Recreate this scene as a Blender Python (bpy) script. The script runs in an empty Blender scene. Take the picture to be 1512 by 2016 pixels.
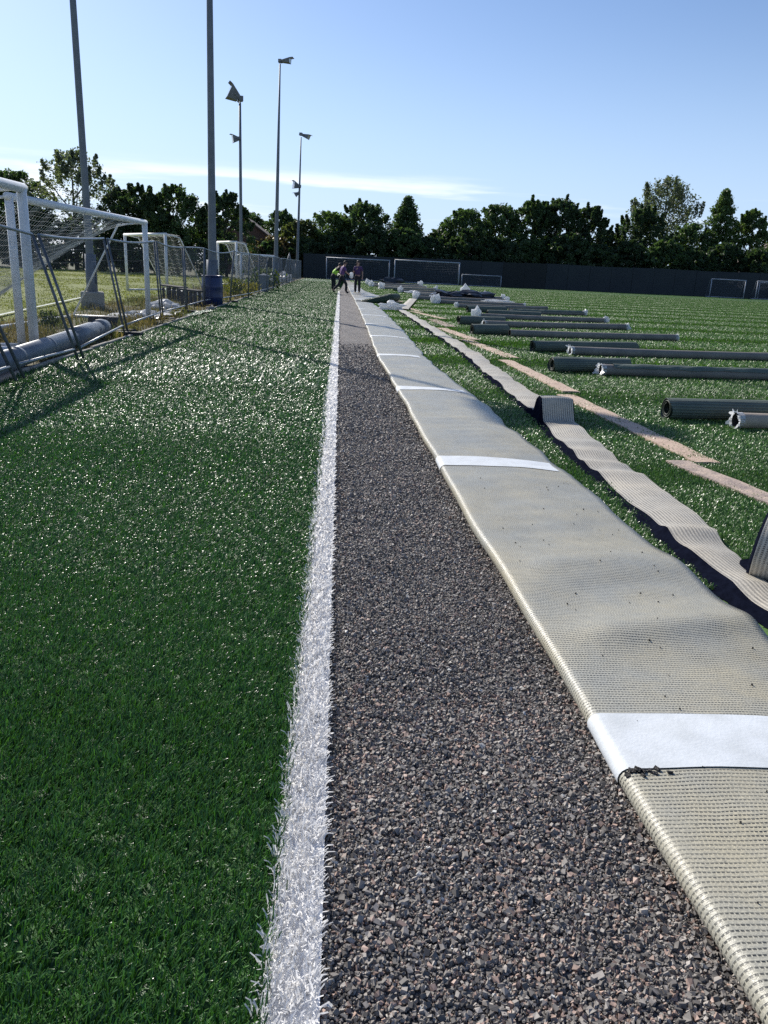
import bpy, bmesh, math, random
import numpy as np
from mathutils import Vector, Matrix

random.seed(7)
rng = np.random.default_rng(7)
R = math.radians
scene = bpy.context.scene
col = scene.collection

# ------------------------------------------------------------------ camera
CAM_H = 1.5
PITCH, ROLL, YAW = R(17.3), R(2.75), R(3.85)
f = Vector((math.sin(YAW)*math.cos(PITCH), math.cos(YAW)*math.cos(PITCH), -math.sin(PITCH)))
r0 = Vector((math.cos(YAW), -math.sin(YAW), 0)); u0 = r0.cross(f)
rt = r0*math.cos(ROLL) + u0*math.sin(ROLL); up = -r0*math.sin(ROLL) + u0*math.cos(ROLL)
cam_data = bpy.data.cameras.new('camera'); cam = bpy.data.objects.new('camera', cam_data); col.objects.link(cam)
m = Matrix((rt, up, -f)).transposed().to_4x4(); m.translation = (0, 0, CAM_H); cam.matrix_world = m
cam_data.sensor_fit = 'HORIZONTAL'; cam_data.sensor_width = 36; cam_data.lens = 36*1540/1512
cam_data.clip_start = 0.05; cam_data.clip_end = 3000
scene.camera = cam

# ------------------------------------------------------------------ sky and sun
SUN_AZ, SUN_EL = R(32), R(34.4)           # azimuth measured to the left of +Y
sun_dir = Vector((-math.sin(SUN_AZ)*math.cos(SUN_EL), math.cos(SUN_AZ)*math.cos(SUN_EL), math.sin(SUN_EL)))
world = bpy.data.worlds.new('World'); scene.world = world; world.use_nodes = True
wt = world.node_tree; wt.nodes.clear()
w_out = wt.nodes.new('ShaderNodeOutputWorld'); w_bg = wt.nodes.new('ShaderNodeBackground')
sky = wt.nodes.new('ShaderNodeTexSky'); sky.sky_type = 'NISHITA'; sky.sun_disc = False
sky.sun_elevation = SUN_EL; sky.sun_rotation = -SUN_AZ
sky.altitude = 60; sky.air_density = 1.0; sky.dust_density = 0.5; sky.ozone_density = 2.2
w_bg.inputs['Strength'].default_value = 0.088
# thin streaks of cirrus low over the horizon
tc = wt.nodes.new('ShaderNodeTexCoord'); sep = wt.nodes.new('ShaderNodeSeparateXYZ')
wt.links.new(tc.outputs['Generated'], sep.inputs[0])
mp = wt.nodes.new('ShaderNodeMapping'); mp.inputs['Scale'].default_value = (2.6, 1.6, 34); mp.inputs['Location'].default_value = (0.95, 0.1, 0.55)
wt.links.new(tc.outputs['Generated'], mp.inputs[0])
cn = wt.nodes.new('ShaderNodeTexNoise'); cn.inputs['Scale'].default_value = 1.0; cn.inputs['Detail'].default_value = 6; cn.inputs['Roughness'].default_value = .55
wt.links.new(mp.outputs[0], cn.inputs['Vector'])
cr = wt.nodes.new('ShaderNodeMapRange'); cr.interpolation_type = 'SMOOTHSTEP'
cr.inputs['From Min'].default_value = .47; cr.inputs['From Max'].default_value = .64
wt.links.new(cn.outputs['Fac'], cr.inputs['Value'])
band = wt.nodes.new('ShaderNodeMapRange'); band.interpolation_type = 'SMOOTHSTEP'
band.inputs['From Min'].default_value = .112; band.inputs['From Max'].default_value = .085
wt.links.new(sep.outputs['Z'], band.inputs['Value'])
cm = wt.nodes.new('ShaderNodeMath'); cm.operation = 'MULTIPLY'
wt.links.new(cr.outputs[0], cm.inputs[0]); wt.links.new(band.outputs[0], cm.inputs[1])
cm2 = wt.nodes.new('ShaderNodeMath'); cm2.operation = 'MULTIPLY'; cm2.inputs[1].default_value = .7
wt.links.new(cm.outputs[0], cm2.inputs[0])
mix = wt.nodes.new('ShaderNodeMix'); mix.data_type = 'RGBA'
# pale blue summer haze thickening evenly towards the whole horizon
tint = wt.nodes.new('ShaderNodeMix'); tint.data_type = 'RGBA'; tint.blend_type = 'MULTIPLY'; tint.inputs['Factor'].default_value = 1; tint.inputs['B'].default_value = (.95, 1.02, 1.18, 1)
wt.links.new(sky.outputs[0], tint.inputs['A'])
hz = wt.nodes.new('ShaderNodeMix'); hz.data_type = 'RGBA'; hf = wt.nodes.new('ShaderNodeMapRange'); hf.interpolation_type = 'SMOOTHSTEP'
hf.inputs['From Min'].default_value = .30; hf.inputs['From Max'].default_value = -.02; hf.inputs['To Max'].default_value = .8
wt.links.new(sep.outputs['Z'], hf.inputs['Value']); wt.links.new(hf.outputs[0], hz.inputs['Factor']); wt.links.new(tint.outputs['Result'], hz.inputs['A'])
hz.inputs['B'].default_value = (5.6, 7.4, 10.4, 1)
wt.links.new(cm2.outputs[0], mix.inputs['Factor']); wt.links.new(hz.outputs['Result'], mix.inputs['A'])
mix.inputs['B'].default_value = (12.0, 12.2, 12.8, 1)
wt.links.new(mix.outputs['Result'], w_bg.inputs['Color']); wt.links.new(w_bg.outputs[0], w_out.inputs['Surface'])

sun_data = bpy.data.lights.new('sun', 'SUN'); sun_data.energy = 4.9; sun_data.angle = R(.53); sun_data.color = (1, .95, .87)
sun = bpy.data.objects.new('sun', sun_data); col.objects.link(sun); sun.rotation_euler = sun_dir.to_track_quat('Z', 'Y').to_euler()
sun.location = sun_dir*60

vs = scene.view_settings; vs.view_transform = 'Standard'; vs.look = 'None'; vs.exposure = 0.3; vs.gamma = 1; vs.use_curve_mapping = False
scene.render.engine = 'CYCLES'
scene.cycles.max_bounces = 6; scene.cycles.diffuse_bounces = 3; scene.cycles.glossy_bounces = 2; scene.cycles.transmission_bounces = 3
scene.cycles.use_denoising = False

# ------------------------------------------------------------------ helpers
class NT:
    def __init__(s, m): s.t = m.node_tree; s.n = s.t.nodes; s.l = s.t.links
    def new(s, k, **kw):
        x = s.n.new(k)
        for a, b in kw.items(): setattr(x, a, b)
        return x
    def put(s, a, b):
        if isinstance(a, (int, float, tuple)): b.default_value = a
        else: s.l.new(a, b)
    def math(s, op, a, b=None, c=None, clamp=False):
        x = s.new('ShaderNodeMath', operation=op, use_clamp=clamp)
        for i, v in enumerate((a, b, c)):
            if v is not None: s.put(v, x.inputs[i])
        return x.outputs[0]
    def mix(s, fac, a, b, mode='MIX'):
        x = s.new('ShaderNodeMix', data_type='RGBA', blend_type=mode)
        s.put(fac, x.inputs['Factor']); s.put(a, x.inputs['A']); s.put(b, x.inputs['B'])
        return x.outputs['Result']
    def noise(s, scale, detail=3, vec=None, rough=.55):
        x = s.new('ShaderNodeTexNoise'); x.inputs['Scale'].default_value = scale; x.inputs['Detail'].default_value = detail; x.inputs['Roughness'].default_value = rough
        if vec is not None: s.l.new(vec, x.inputs['Vector'])
        return x.outputs['Fac']
    def rng(s, v, a, b, c=0., d=1.):
        x = s.new('ShaderNodeMapRange'); s.put(v, x.inputs['Value'])
        for k, q in zip(('From Min', 'From Max', 'To Min', 'To Max'), (a, b, c, d)): x.inputs[k].default_value = q
        return x.outputs[0]
    def obj(s): return s.new('ShaderNodeTexCoord').outputs['Object']
    def pos(s): return s.new('ShaderNodeNewGeometry').outputs['Position']
    def bump(s, h, st=.3, dist=.01):
        x = s.new('ShaderNodeBump'); x.inputs['Strength'].default_value = st; x.inputs['Distance'].default_value = dist; s.l.new(h, x.inputs['Height'])
        return x.outputs[0]

def c4(c): return (c[0], c[1], c[2], 1.0)

def new_mat(name):
    m = bpy.data.materials.new(name); m.use_nodes = True
    return m, NT(m), m.node_tree.nodes['Principled BSDF']

def mat(name, c, rough=.6, c2=None, scale=4., metal=0., bump=0., bscale=None, spec=.5, detail=4):
    m, t, b = new_mat(name)
    b.inputs['Roughness'].default_value = rough; b.inputs['Metallic'].default_value = metal
    b.inputs['Specular IOR Level'].default_value = spec
    if c2 is None: c2 = tuple(x*.72 for x in c)
    n = t.noise(scale, detail, t.pos())
    t.l.new(t.mix(t.rng(n, .35, .65), c4(c), c4(c2)), b.inputs['Base Color'])
    if bump:
        t.l.new(t.bump(t.noise(bscale or scale*4, 4, t.pos()), bump, .02), b.inputs['Normal'])
    return m

def leafy(name, attr=None, c=(.05, .1, .03), rough=.5, trans=.3, tc=None, spec=.5, var=.5, vscale=.6):
    """ribbon material: gloss + light through the blade"""
    m, t, b = new_mat(name)
    b.inputs['Roughness'].default_value = rough; b.inputs['Specular IOR Level'].default_value = spec
    if attr:
        a = t.new('ShaderNodeAttribute', attribute_name=attr); base = a.outputs['Color']
    else:
        base = t.mix(t.rng(t.noise(vscale, 3, t.pos()), .35, .65), c4(c), c4(tuple(x*var for x in c)))
    t.l.new(base, b.inputs['Base Color'])
    tr = t.new('ShaderNodeBsdfTranslucent')
    t.l.new(t.mix(1.0, base, c4(tc or (1, 1, 1)), 'MULTIPLY'), tr.inputs['Color'])
    ms = t.new('ShaderNodeMixShader'); ms.inputs[0].default_value = trans
    t.l.new(b.outputs[0], ms.inputs[1]); t.l.new(tr.outputs[0], ms.inputs[2])
    t.l.new(ms.outputs[0], m.node_tree.nodes['Material Output'].inputs['Surface'])
    return m

def tag(o, label=None, cat=None, group=None, kind=None):
    if label: o['label'] = label
    if cat: o['category'] = cat
    if group: o['group'] = group
    if kind: o['kind'] = kind
    return o

def empty(name, loc, label=None, cat=None, group=None, rz=0):
    o = bpy.data.objects.new(name, None); col.objects.link(o); o.location = loc; o.rotation_euler = (0, 0, rz); o.empty_display_size = .1
    return tag(o, label, cat, group)

def link(name, me, material, parent=None, smooth=False, world=True):
    """parts are modelled in world space; parenting keeps them there"""
    o = bpy.data.objects.new(name, me); col.objects.link(o)
    if material is not None: me.materials.append(material)
    if smooth: me.polygons.foreach_set('use_smooth', np.ones(len(me.polygons), bool))
    if parent is not None:
        o.parent = parent
        if world:
            inv = Matrix.Translation(parent.location) @ parent.rotation_euler.to_matrix().to_4x4()
            o.matrix_parent_inverse = inv.inverted()
    return o

def np_mesh(name, V, F, color=None, flat=False):
    me = bpy.data.meshes.new(name); V = np.asarray(V, np.float32); F = np.asarray(F, np.int32); k = F.shape[1]
    me.vertices.add(len(V)); me.vertices.foreach_set('co', V.ravel())
    me.loops.add(F.size); me.loops.foreach_set('vertex_index', F.ravel())
    me.polygons.add(len(F)); me.polygons.foreach_set('loop_start', np.arange(0, F.size, k, dtype=np.int32))
    if color is not None:
        a = me.color_attributes.new('col', 'FLOAT_COLOR', 'POINT')
        a.data.foreach_set('color', np.concatenate([color, np.ones((len(color), 1))], 1).astype(np.float32).ravel())
    if flat: me.shade_flat()
    me.update(calc_edges=True)
    return me

class MB:
    def __init__(s): s.v = []; s.f = []
    def add(s, V, F):
        k = len(s.v); s.v += [tuple(p) for p in V]; s.f += [tuple(i+k for i in q) for q in F]; return s
    def box(s, c, size, rz=0., tilt=None, bev=0.):
        bm = bmesh.new(); bmesh.ops.create_cube(bm, size=1)
        bmesh.ops.scale(bm, vec=size, verts=bm.verts)
        if bev: bmesh.ops.bevel(bm, geom=bm.edges[:], offset=bev, segments=1, affect='EDGES')
        M = Matrix.Translation(c) @ Matrix.Rotation(rz, 4, 'Z')
        if tilt: M = M @ tilt
        bm.verts.index_update()
        s.add([M @ v.co for v in bm.verts], [[v.index for v in q.verts] for q in bm.faces]); bm.free(); return s
    def tube(s, pts, r, n=8, cap=True):
        pts = [Vector(p) for p in pts]; rs = list(r) if isinstance(r, (list, tuple)) else [r]*len(pts)
        V = []; F = []; prev = None
        for i, p in enumerate(pts):
            d = (pts[min(i+1, len(pts)-1)]-pts[max(i-1, 0)]).normalized()
            if prev is None:
                a = Vector((0, 0, 1)) if abs(d.z) < .9 else Vector((1, 0, 0))
                e1 = d.cross(a).normalized()
            else:
                e1 = (prev-d*prev.dot(d)).normalized()
            prev = e1; e2 = d.cross(e1)
            for k in range(n):
                t = 2*math.pi*k/n; V.append(p+e1*math.cos(t)*rs[i]+e2*math.sin(t)*rs[i])
        for i in range(len(pts)-1):
            for k in range(n):
                F.append((i*n+k, i*n+(k+1) % n, (i+1)*n+(k+1) % n, (i+1)*n+k))
        if cap:
            F.append(tuple(range(n-1, -1, -1))); F.append(tuple((len(pts)-1)*n+k for k in range(n)))
        return s.add(V, F)
    def lathe(s, c, prof, n=20, cap=True):
        V = []; F = []
        for r, z in prof:
            for k in range(n):
                t = 2*math.pi*k/n; V.append((c[0]+r*math.cos(t), c[1]+r*math.sin(t), c[2]+z))
        for i in range(len(prof)-1):
            for k in range(n): F.append((i*n+k, i*n+(k+1) % n, (i+1)*n+(k+1) % n, (i+1)*n+k))
        if cap: F.append(tuple(range(n-1, -1, -1))); F.append(tuple((len(prof)-1)*n+k for k in range(n)))
        return s.add(V, F)
    def mesh(s, name):
        me = bpy.data.meshes.new(name); me.from_pydata(s.v, [], s.f); me.update(); return me
    def build(s, name, material, parent=None, smooth=False):
        return link(name, s.mesh(name), material, parent, smooth)

def sheet(name, x0, x1, y0, y1, z, material, nx=1, ny=1, zf=None):
    xs = np.linspace(x0, x1, nx+1); ys = np.linspace(y0, y1, ny+1)
    X, Y = np.meshgrid(xs, ys); Z = np.full_like(X, z) if zf is None else z+zf(X, Y)
    V = np.stack([X.ravel(), Y.ravel(), Z.ravel()], 1)
    i = np.arange(nx)[None]+np.arange(ny)[:, None]*(nx+1); i = i.ravel()
    F = np.stack([i, i+1, i+nx+2, i+nx+1], 1)
    o = link(name, np_mesh(name, V, F), material); o['kind'] = 'structure'
    return o

def lerp_tab(tab):
    ys = [a for a, b in tab]; vs_ = [b for a, b in tab]
    return lambda y: np.interp(y, ys, vs_)

SEAM0, SEAM = 2.16, 3.86                       # turf rolls lie across the pitch, one every 3.86 m
def seam_dist(y): return np.abs((y-SEAM0+SEAM/2) % SEAM-SEAM/2)

# ------------------------------------------------------------------ ground materials
def turf_mat(name, c, c2, glint):
    """far turf: dense upright plastic pile; each tuft has its own facing"""
    m, t, b = new_mat(name)
    p = t.pos()
    v1 = t.new('ShaderNodeTexVoronoi'); v1.inputs['Scale'].default_value = 34; t.l.new(p, v1.inputs['Vector'])
    v2 = t.new('ShaderNodeTexVoronoi'); v2.inputs['Scale'].default_value = 8; t.l.new(p, v2.inputs['Vector'])
    sp = t.new('ShaderNodeSeparateXYZ'); t.l.new(p, sp.inputs[0])
    wob = t.math('MULTIPLY_ADD', t.noise(.5, 2, p), .5, -.25)
    ph = t.math('FRACT', t.math('DIVIDE', t.math('ADD', t.math('ADD', sp.outputs['Y'], wob), -SEAM0+SEAM/2), SEAM))
    sd = t.math('MULTIPLY', t.math('ABSOLUTE', t.math('SUBTRACT', ph, .5)), SEAM)
    seam = t.rng(sd, .3, 1.2, 1., 0.)
    base = t.mix(t.rng(t.noise(.9, 4, p), .35, .65), c4(c), c4(c2))
    base = t.mix(t.math('MULTIPLY', t.rng(t.noise(14, 2, p), .3, .7), .5), base, c4(tuple(x*.45 for x in c)))
    base = t.mix(t.math('MULTIPLY', seam, .6), base, c4((.02, .035, .016)))      # seam bands darkened in the colour, standing in for weaker pile sheen
    t.l.new(base, b.inputs['Base Color'])
    def tilt(v, amp):
        x = t.new('ShaderNodeVectorMath', operation='SUBTRACT'); t.l.new(v.outputs['Color'], x.inputs[0]); x.inputs[1].default_value = (.5, .5, .5)
        y = t.new('ShaderNodeVectorMath', operation='MULTIPLY'); t.l.new(x.outputs[0], y.inputs[0]); y.inputs[1].default_value = (amp, amp, 0)
        return y.outputs[0]
    a = t.new('ShaderNodeVectorMath', operation='ADD'); t.l.new(tilt(v1, 1.5), a.inputs[0]); t.l.new(tilt(v2, .8), a.inputs[1])
    a2 = t.new('ShaderNodeVectorMath', operation='ADD'); t.l.new(a.outputs[0], a2.inputs[0]); a2.inputs[1].default_value = (0, -.05, 1)
    nn = t.new('ShaderNodeVectorMath', operation='NORMALIZE'); t.l.new(a2.outputs[0], nn.inputs[0])
    t.l.new(nn.outputs[0], b.inputs['Normal'])
    b.inputs['Roughness'].default_value = .42
    t.l.new(t.math('MULTIPLY', t.math('SUBTRACT', 1.0, t.math('MULTIPLY', seam, .85)), glint), b.inputs['Specular IOR Level'])
    return m

M = {}
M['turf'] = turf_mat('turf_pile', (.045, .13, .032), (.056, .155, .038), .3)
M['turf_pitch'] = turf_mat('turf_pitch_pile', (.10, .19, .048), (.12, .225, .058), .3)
M['white_pile'] = mat('white_pile', (.85, .85, .86), .5, (.75, .75, .76), 60, bump=.3, bscale=120)
M['soil'] = mat('verge_soil', (.13, .105, .06), .95, (.09, .095, .04), 1.6, bump=.8, bscale=18)
M['field'] = mat('field_grass', (.17, .20, .036), .95, (.20, .22, .046), .35, bump=.4, bscale=24)
M['earth'] = mat('outer_ground', (.08, .10, .035), .95, (.11, .09, .05), .2)

def gravel_mat():
    m, t, b = new_mat('gravel_bed'); p = t.pos()
    v = t.new('ShaderNodeTexVoronoi'); v.inputs['Scale'].default_value = 75; t.l.new(p, v.inputs['Vector'])
    sp = t.new('ShaderNodeSeparateColor'); t.l.new(v.outputs['Color'], sp.inputs[0])
    base = t.mix(sp.outputs[0], c4((.035, .033, .031)), c4((.18, .17, .162)))
    base = t.mix(t.rng(sp.outputs[1], .84, .86), base, c4((.27, .19, .15)))
    base = t.mix(t.rng(sp.outputs[2], .965, .975), base, c4((.5, .48, .45)))
    base = t.mix(t.math('MULTIPLY', t.rng(t.noise(1.7, 3, p), .4, .65), .45), base, c4((.10, .093, .09)))
    t.l.new(base, b.inputs['Base Color']); b.inputs['Roughness'].default_value = .75
    h = t.math('SUBTRACT', 1.0, v.outputs['Distance'])
    t.l.new(t.bump(h, 1., .012), b.inputs['Normal'])
    return m
M['gravel'] = gravel_mat()

# ------------------------------------------------------------------ ground sheets
sheet('ground', -450, 450, -60, 900, -.06, M['earth'])
sheet('grass_field', -70, -6.6, -6, 79, -.012, M['field'], 60, 90, lambda X, Y: .05*np.sin(X*.9+Y*.31)*np.cos(Y*.47)*np.clip((-X-7)/3, 0, 1))
sheet('verge', -7.2, -4.04, -6, 92, -.02, M['soil'], 24, 300, lambda X, Y: .025*np.sin(X*3.1+Y*.7)+.03*np.sin(X*1.1-Y*1.9)+.02*np.sin(Y*3.3+X*5)+.01)
def seam_relief(X, Y):
    d = seam_dist(Y+.10*np.sin(X*.8)+.05*np.sin(X*2.1)); return -.02*np.exp(-(d/.16)**2)+.012*np.exp(-((d-.38)/.2)**2)
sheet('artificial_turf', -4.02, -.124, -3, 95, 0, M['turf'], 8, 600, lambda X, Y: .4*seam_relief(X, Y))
sheet('touchline', -.124, .0, -3, 94, .004, M['white_pile'], 1, 100)
sheet('gravel_strip', -.02, 1.08, -3, 95, -.018, M['gravel'], 12, 300, lambda X, Y: .006*np.sin(X*9+Y*2)+.006*np.sin(Y*5.3-X*4)-.01*np.exp(-((X-.55)/.3)**2))
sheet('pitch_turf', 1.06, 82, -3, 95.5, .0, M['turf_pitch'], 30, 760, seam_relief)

# ------------------------------------------------------------------ synthetic blades (stuff)
def blades(name, P, H, W, az, lean, twist, color, material, parent=None, simple=False):
    n = len(P); d = np.stack([np.cos(az), np.sin(az)], 1)
    a = az+np.pi/2+twist; w = np.stack([np.cos(a), np.sin(a), np.zeros(n)], 1)*(W/2)[:, None]
    if simple:
        tip = P+np.concatenate([d*(H*np.sin(lean))[:, None], (H*np.cos(lean))[:, None]], 1)
        V = np.stack([P-w, P+w, tip+w*.8, tip-w*.8], 1).reshape(-1, 3); k = 4
        F = np.arange(n)[:, None]*4+np.array([[0, 1, 2, 3]])
    else:
        l1 = lean*.45; m1 = P+np.concatenate([d*(.55*H*np.sin(l1))[:, None], (.55*H*np.cos(l1))[:, None]], 1)
        t1 = m1+np.concatenate([d*(.45*H*np.sin(lean))[:, None], (.45*H*np.cos(lean))[:, None]], 1)
        V = np.stack([P-w, P+w, m1+w*.95, m1-w*.95, t1+w*.75, t1-w*.75], 1).reshape(-1, 3); k = 6
        F = (np.arange(n)[:, None, None]*6+np.array([[[0, 1, 2, 3], [3, 2, 4, 5]]])).reshape(-1, 4)
    return np_mesh(name, V, F, np.repeat(color, k, 0))

def turf_blades(name, material, bands, xlo, xhi, cols, h0, label, cover=1.0, az0=1.2, seam_amp=1.0):
    meshes = []
    for (y0, y1) in bands:
        ym = (y0+y1)/2; w0 = .0030*max(1., ym/2.9); hh = min(h0*(1+ym/26), .050); w0 = min(w0, .017)
        dens = cover*(1.25 if ym < 7 else .62 if ym < 20 else .40)/(w0*hh*.62)
        xa = min(xlo(y0), xlo(y1)); xb = max(xhi(y0), xhi(y1))
        n = int(dens*(xb-xa)*(y1-y0))
        x = rng.uniform(xa, xb, n); y = rng.uniform(y0, y1, n)
        ok = (x > xlo(y)) & (x < xhi(y)); x, y = x[ok], y[ok]; n = len(x)
        sd = seam_dist(y+.10*np.sin(x*.8)+.05*np.sin(x*2.1)); near = np.exp(-(sd/(.42 if ym < 12 else .85))**2)*seam_amp
        if ym > 14 and seam_amp > .2:
            ok = rng.random(n) > .35*near; x, y, near = x[ok], y[ok], near[ok]; n = len(x)
        P = np.stack([x, y, .001-.01*near], 1)
        clump = np.sin(x*23+1.3*np.sin(y*17))*np.sin(y*19+1.7*np.sin(x*11))
        H = hh*rng.uniform(.75, 1.15, n)*(1+.12*clump); W = w0*rng.uniform(.7, 1.25, n)
        az = az0+rng.normal(0, .9, n)+.5*clump+np.pi*(rng.random(n) < .9*near*(ym > 12)*(seam_amp > .9))      # nap runs the other way along the roll edges
        lean = np.clip(rng.normal(.84 if ym < 4 else .94 if ym < 7.5 else 1.04, .30, n), .05, 1.42)*(1-.75*near)
        shade = rng.uniform(.6, 1.3, n)[:, None]*(1-.25*near[:, None])  # darker near seams: shade of the upright pile put into blade colour
        c = np.array(cols)[rng.integers(0, len(cols), n)]*shade
        meshes.append((blades(name, P, H, W, az, lean, rng.normal(0, .5, n), c, material, simple=ym > 9)))
    obs = [link(name, me, material) for me in meshes]
    return join(obs, name, label)

def join(obs, name, label=None):
    """merge meshes that carry the same attributes"""
    Vs, Fs, Cs, off = [], [], [], 0
    for o in obs:
        me = o.data; nv = len(me.vertices); v = np.empty(nv*3, np.float32); me.vertices.foreach_get('co', v)
        fi = np.empty(len(me.loops), np.int32); me.loops.foreach_get('vertex_index', fi)
        c = np.empty(nv*4, np.float32); me.color_attributes['col'].data.foreach_get('color', c)
        Vs.append(v.reshape(-1, 3)); Fs.append(fi.reshape(-1, 4)+off); Cs.append(c.reshape(-1, 4)[:, :3]); off += nv
    mt = obs[0].data.materials[0]
    for o in obs:
        me = o.data; bpy.data.objects.remove(o); bpy.data.meshes.remove(me)
    o = link(name, np_mesh(name, np.concatenate(Vs), np.concatenate(Fs), np.concatenate(Cs)), mt); o['kind'] = 'stuff'
    if label: o['label'] = label
    return o

M['blade'] = leafy('green_fibre', 'col', rough=.34, trans=.28, tc=(1.0, 1.25, .5), spec=.5)
M['white_blade'] = leafy('white_fibre', 'col', rough=.5, trans=.5, tc=(1, .98, .95), spec=.5)
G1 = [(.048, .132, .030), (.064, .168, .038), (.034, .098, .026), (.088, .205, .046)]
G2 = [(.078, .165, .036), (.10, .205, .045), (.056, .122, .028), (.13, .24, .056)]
BANDS = [(1.0, 1.8), (1.8, 2.6), (2.6, 3.6), (3.6, 5), (5, 7), (7, 10), (10, 14), (14, 19), (19, 26), (26, 36), (36, 52), (52, 78)]

xl_t = lerp_tab([(-2, 1.0), (1.2, .92), (2.3, .90), (4.2, .84), (6.4, .80), (8.5, .775), (10, .75), (14, .67), (18, .69), (22, .70), (30, .70), (45, .60), (70, .55)])
xr_t = lerp_tab([(-2, 1.95), (3.0, 1.90), (3.8, 1.87), (4.5, 1.84), (5.1, 1.81), (6.0, 1.81), (6.7, 1.77), (7.6, 1.72), (8.8, 1.72), (9.6, 1.69), (11.4, 1.60), (13.2, 1.53), (20.5, 1.60), (30, 1.55), (34.5, 1.4), (35.5, 1.3)])

M['blade_far'] = leafy('green_fibre_far', 'col', rough=.46, trans=.36, tc=(1.0, 1.2, .5), spec=.5)
lx0 = lambda y: np.maximum(-4.0, -(.47*y+.5)); lx1 = lambda y: np.full_like(np.asarray(y, float), -.119)
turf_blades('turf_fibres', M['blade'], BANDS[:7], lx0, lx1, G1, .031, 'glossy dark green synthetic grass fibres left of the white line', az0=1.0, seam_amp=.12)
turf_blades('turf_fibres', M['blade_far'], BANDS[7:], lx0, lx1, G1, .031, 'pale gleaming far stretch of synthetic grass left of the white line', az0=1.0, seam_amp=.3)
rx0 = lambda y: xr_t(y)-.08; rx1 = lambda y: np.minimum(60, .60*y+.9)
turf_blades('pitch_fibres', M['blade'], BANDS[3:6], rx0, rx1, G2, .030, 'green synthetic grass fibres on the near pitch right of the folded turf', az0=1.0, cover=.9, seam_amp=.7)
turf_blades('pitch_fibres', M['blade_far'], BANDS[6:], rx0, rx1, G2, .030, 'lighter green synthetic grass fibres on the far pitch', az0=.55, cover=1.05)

def line_fibres():
    out = []
    for (y0, y1) in BANDS:
        ym = (y0+y1)/2; w0 = min(.0042*max(1., ym/2.4), .018); hh = .036
        n = int((1.5 if ym < 7 else .8)/(w0*hh*.6)*.128*(y1-y0))
        x = rng.uniform(-.126, -.004, n); y = rng.uniform(y0, y1, n)
        edge = np.clip((x+.04)/.04, 0, 1)
        az = np.where(rng.random(n) < edge*.7, rng.normal(.45, .5, n), np.where(rng.random(n) < .45, 1.35, -1.75)+rng.normal(0, .5, n))
        lean = np.clip(rng.normal(1.08, .28, n)+.25*edge, .05, 1.6)
        c = np.array([[.90, .90, .90]])*rng.uniform(.82, 1.04, n)[:, None]
        out.append(link('f', blades('f', np.stack([x, y, np.full(n, .004)], 1), hh*rng.uniform(.7, 1.2, n), w0*rng.uniform(.7, 1.3, n), az, lean, rng.normal(0, .45, n), c, None), M['white_blade']))
    n = 260                                       # strays that cross into the green, and green ones into the white
    y = 1.0+rng.random(n)**1.6*9; x = -.127+rng.normal(0, .007, n); s = np.maximum(1, y/3)
    out.append(link('f', blades('f', np.stack([x, y, np.full(n, .012)], 1), .034*rng.uniform(.7, 1.2, n), .004*s, rng.normal(2.4, .7, n), rng.uniform(.7, 1.3, n), rng.normal(0, .4, n), np.full((n, 3), .85), None), M['white_blade']))
    n = 260; y = 1.0+rng.random(n)**1.6*7; x = -.113+rng.normal(0, .008, n); s = np.maximum(1, y/3)
    out.append(link('f', blades('f', np.stack([x, y, np.full(n, .018)], 1), .03*rng.uniform(.7, 1.2, n), .0036*s, rng.normal(1.0, .6, n), rng.uniform(.3, .9, n), rng.normal(0, .4, n), np.tile([[.03, .09, .03]], (n, 1)), None), M['white_blade']))
    join(out, 'touchline_fibres', 'white synthetic grass fibres of the long touchline beside the gravel')
line_fibres()

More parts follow.
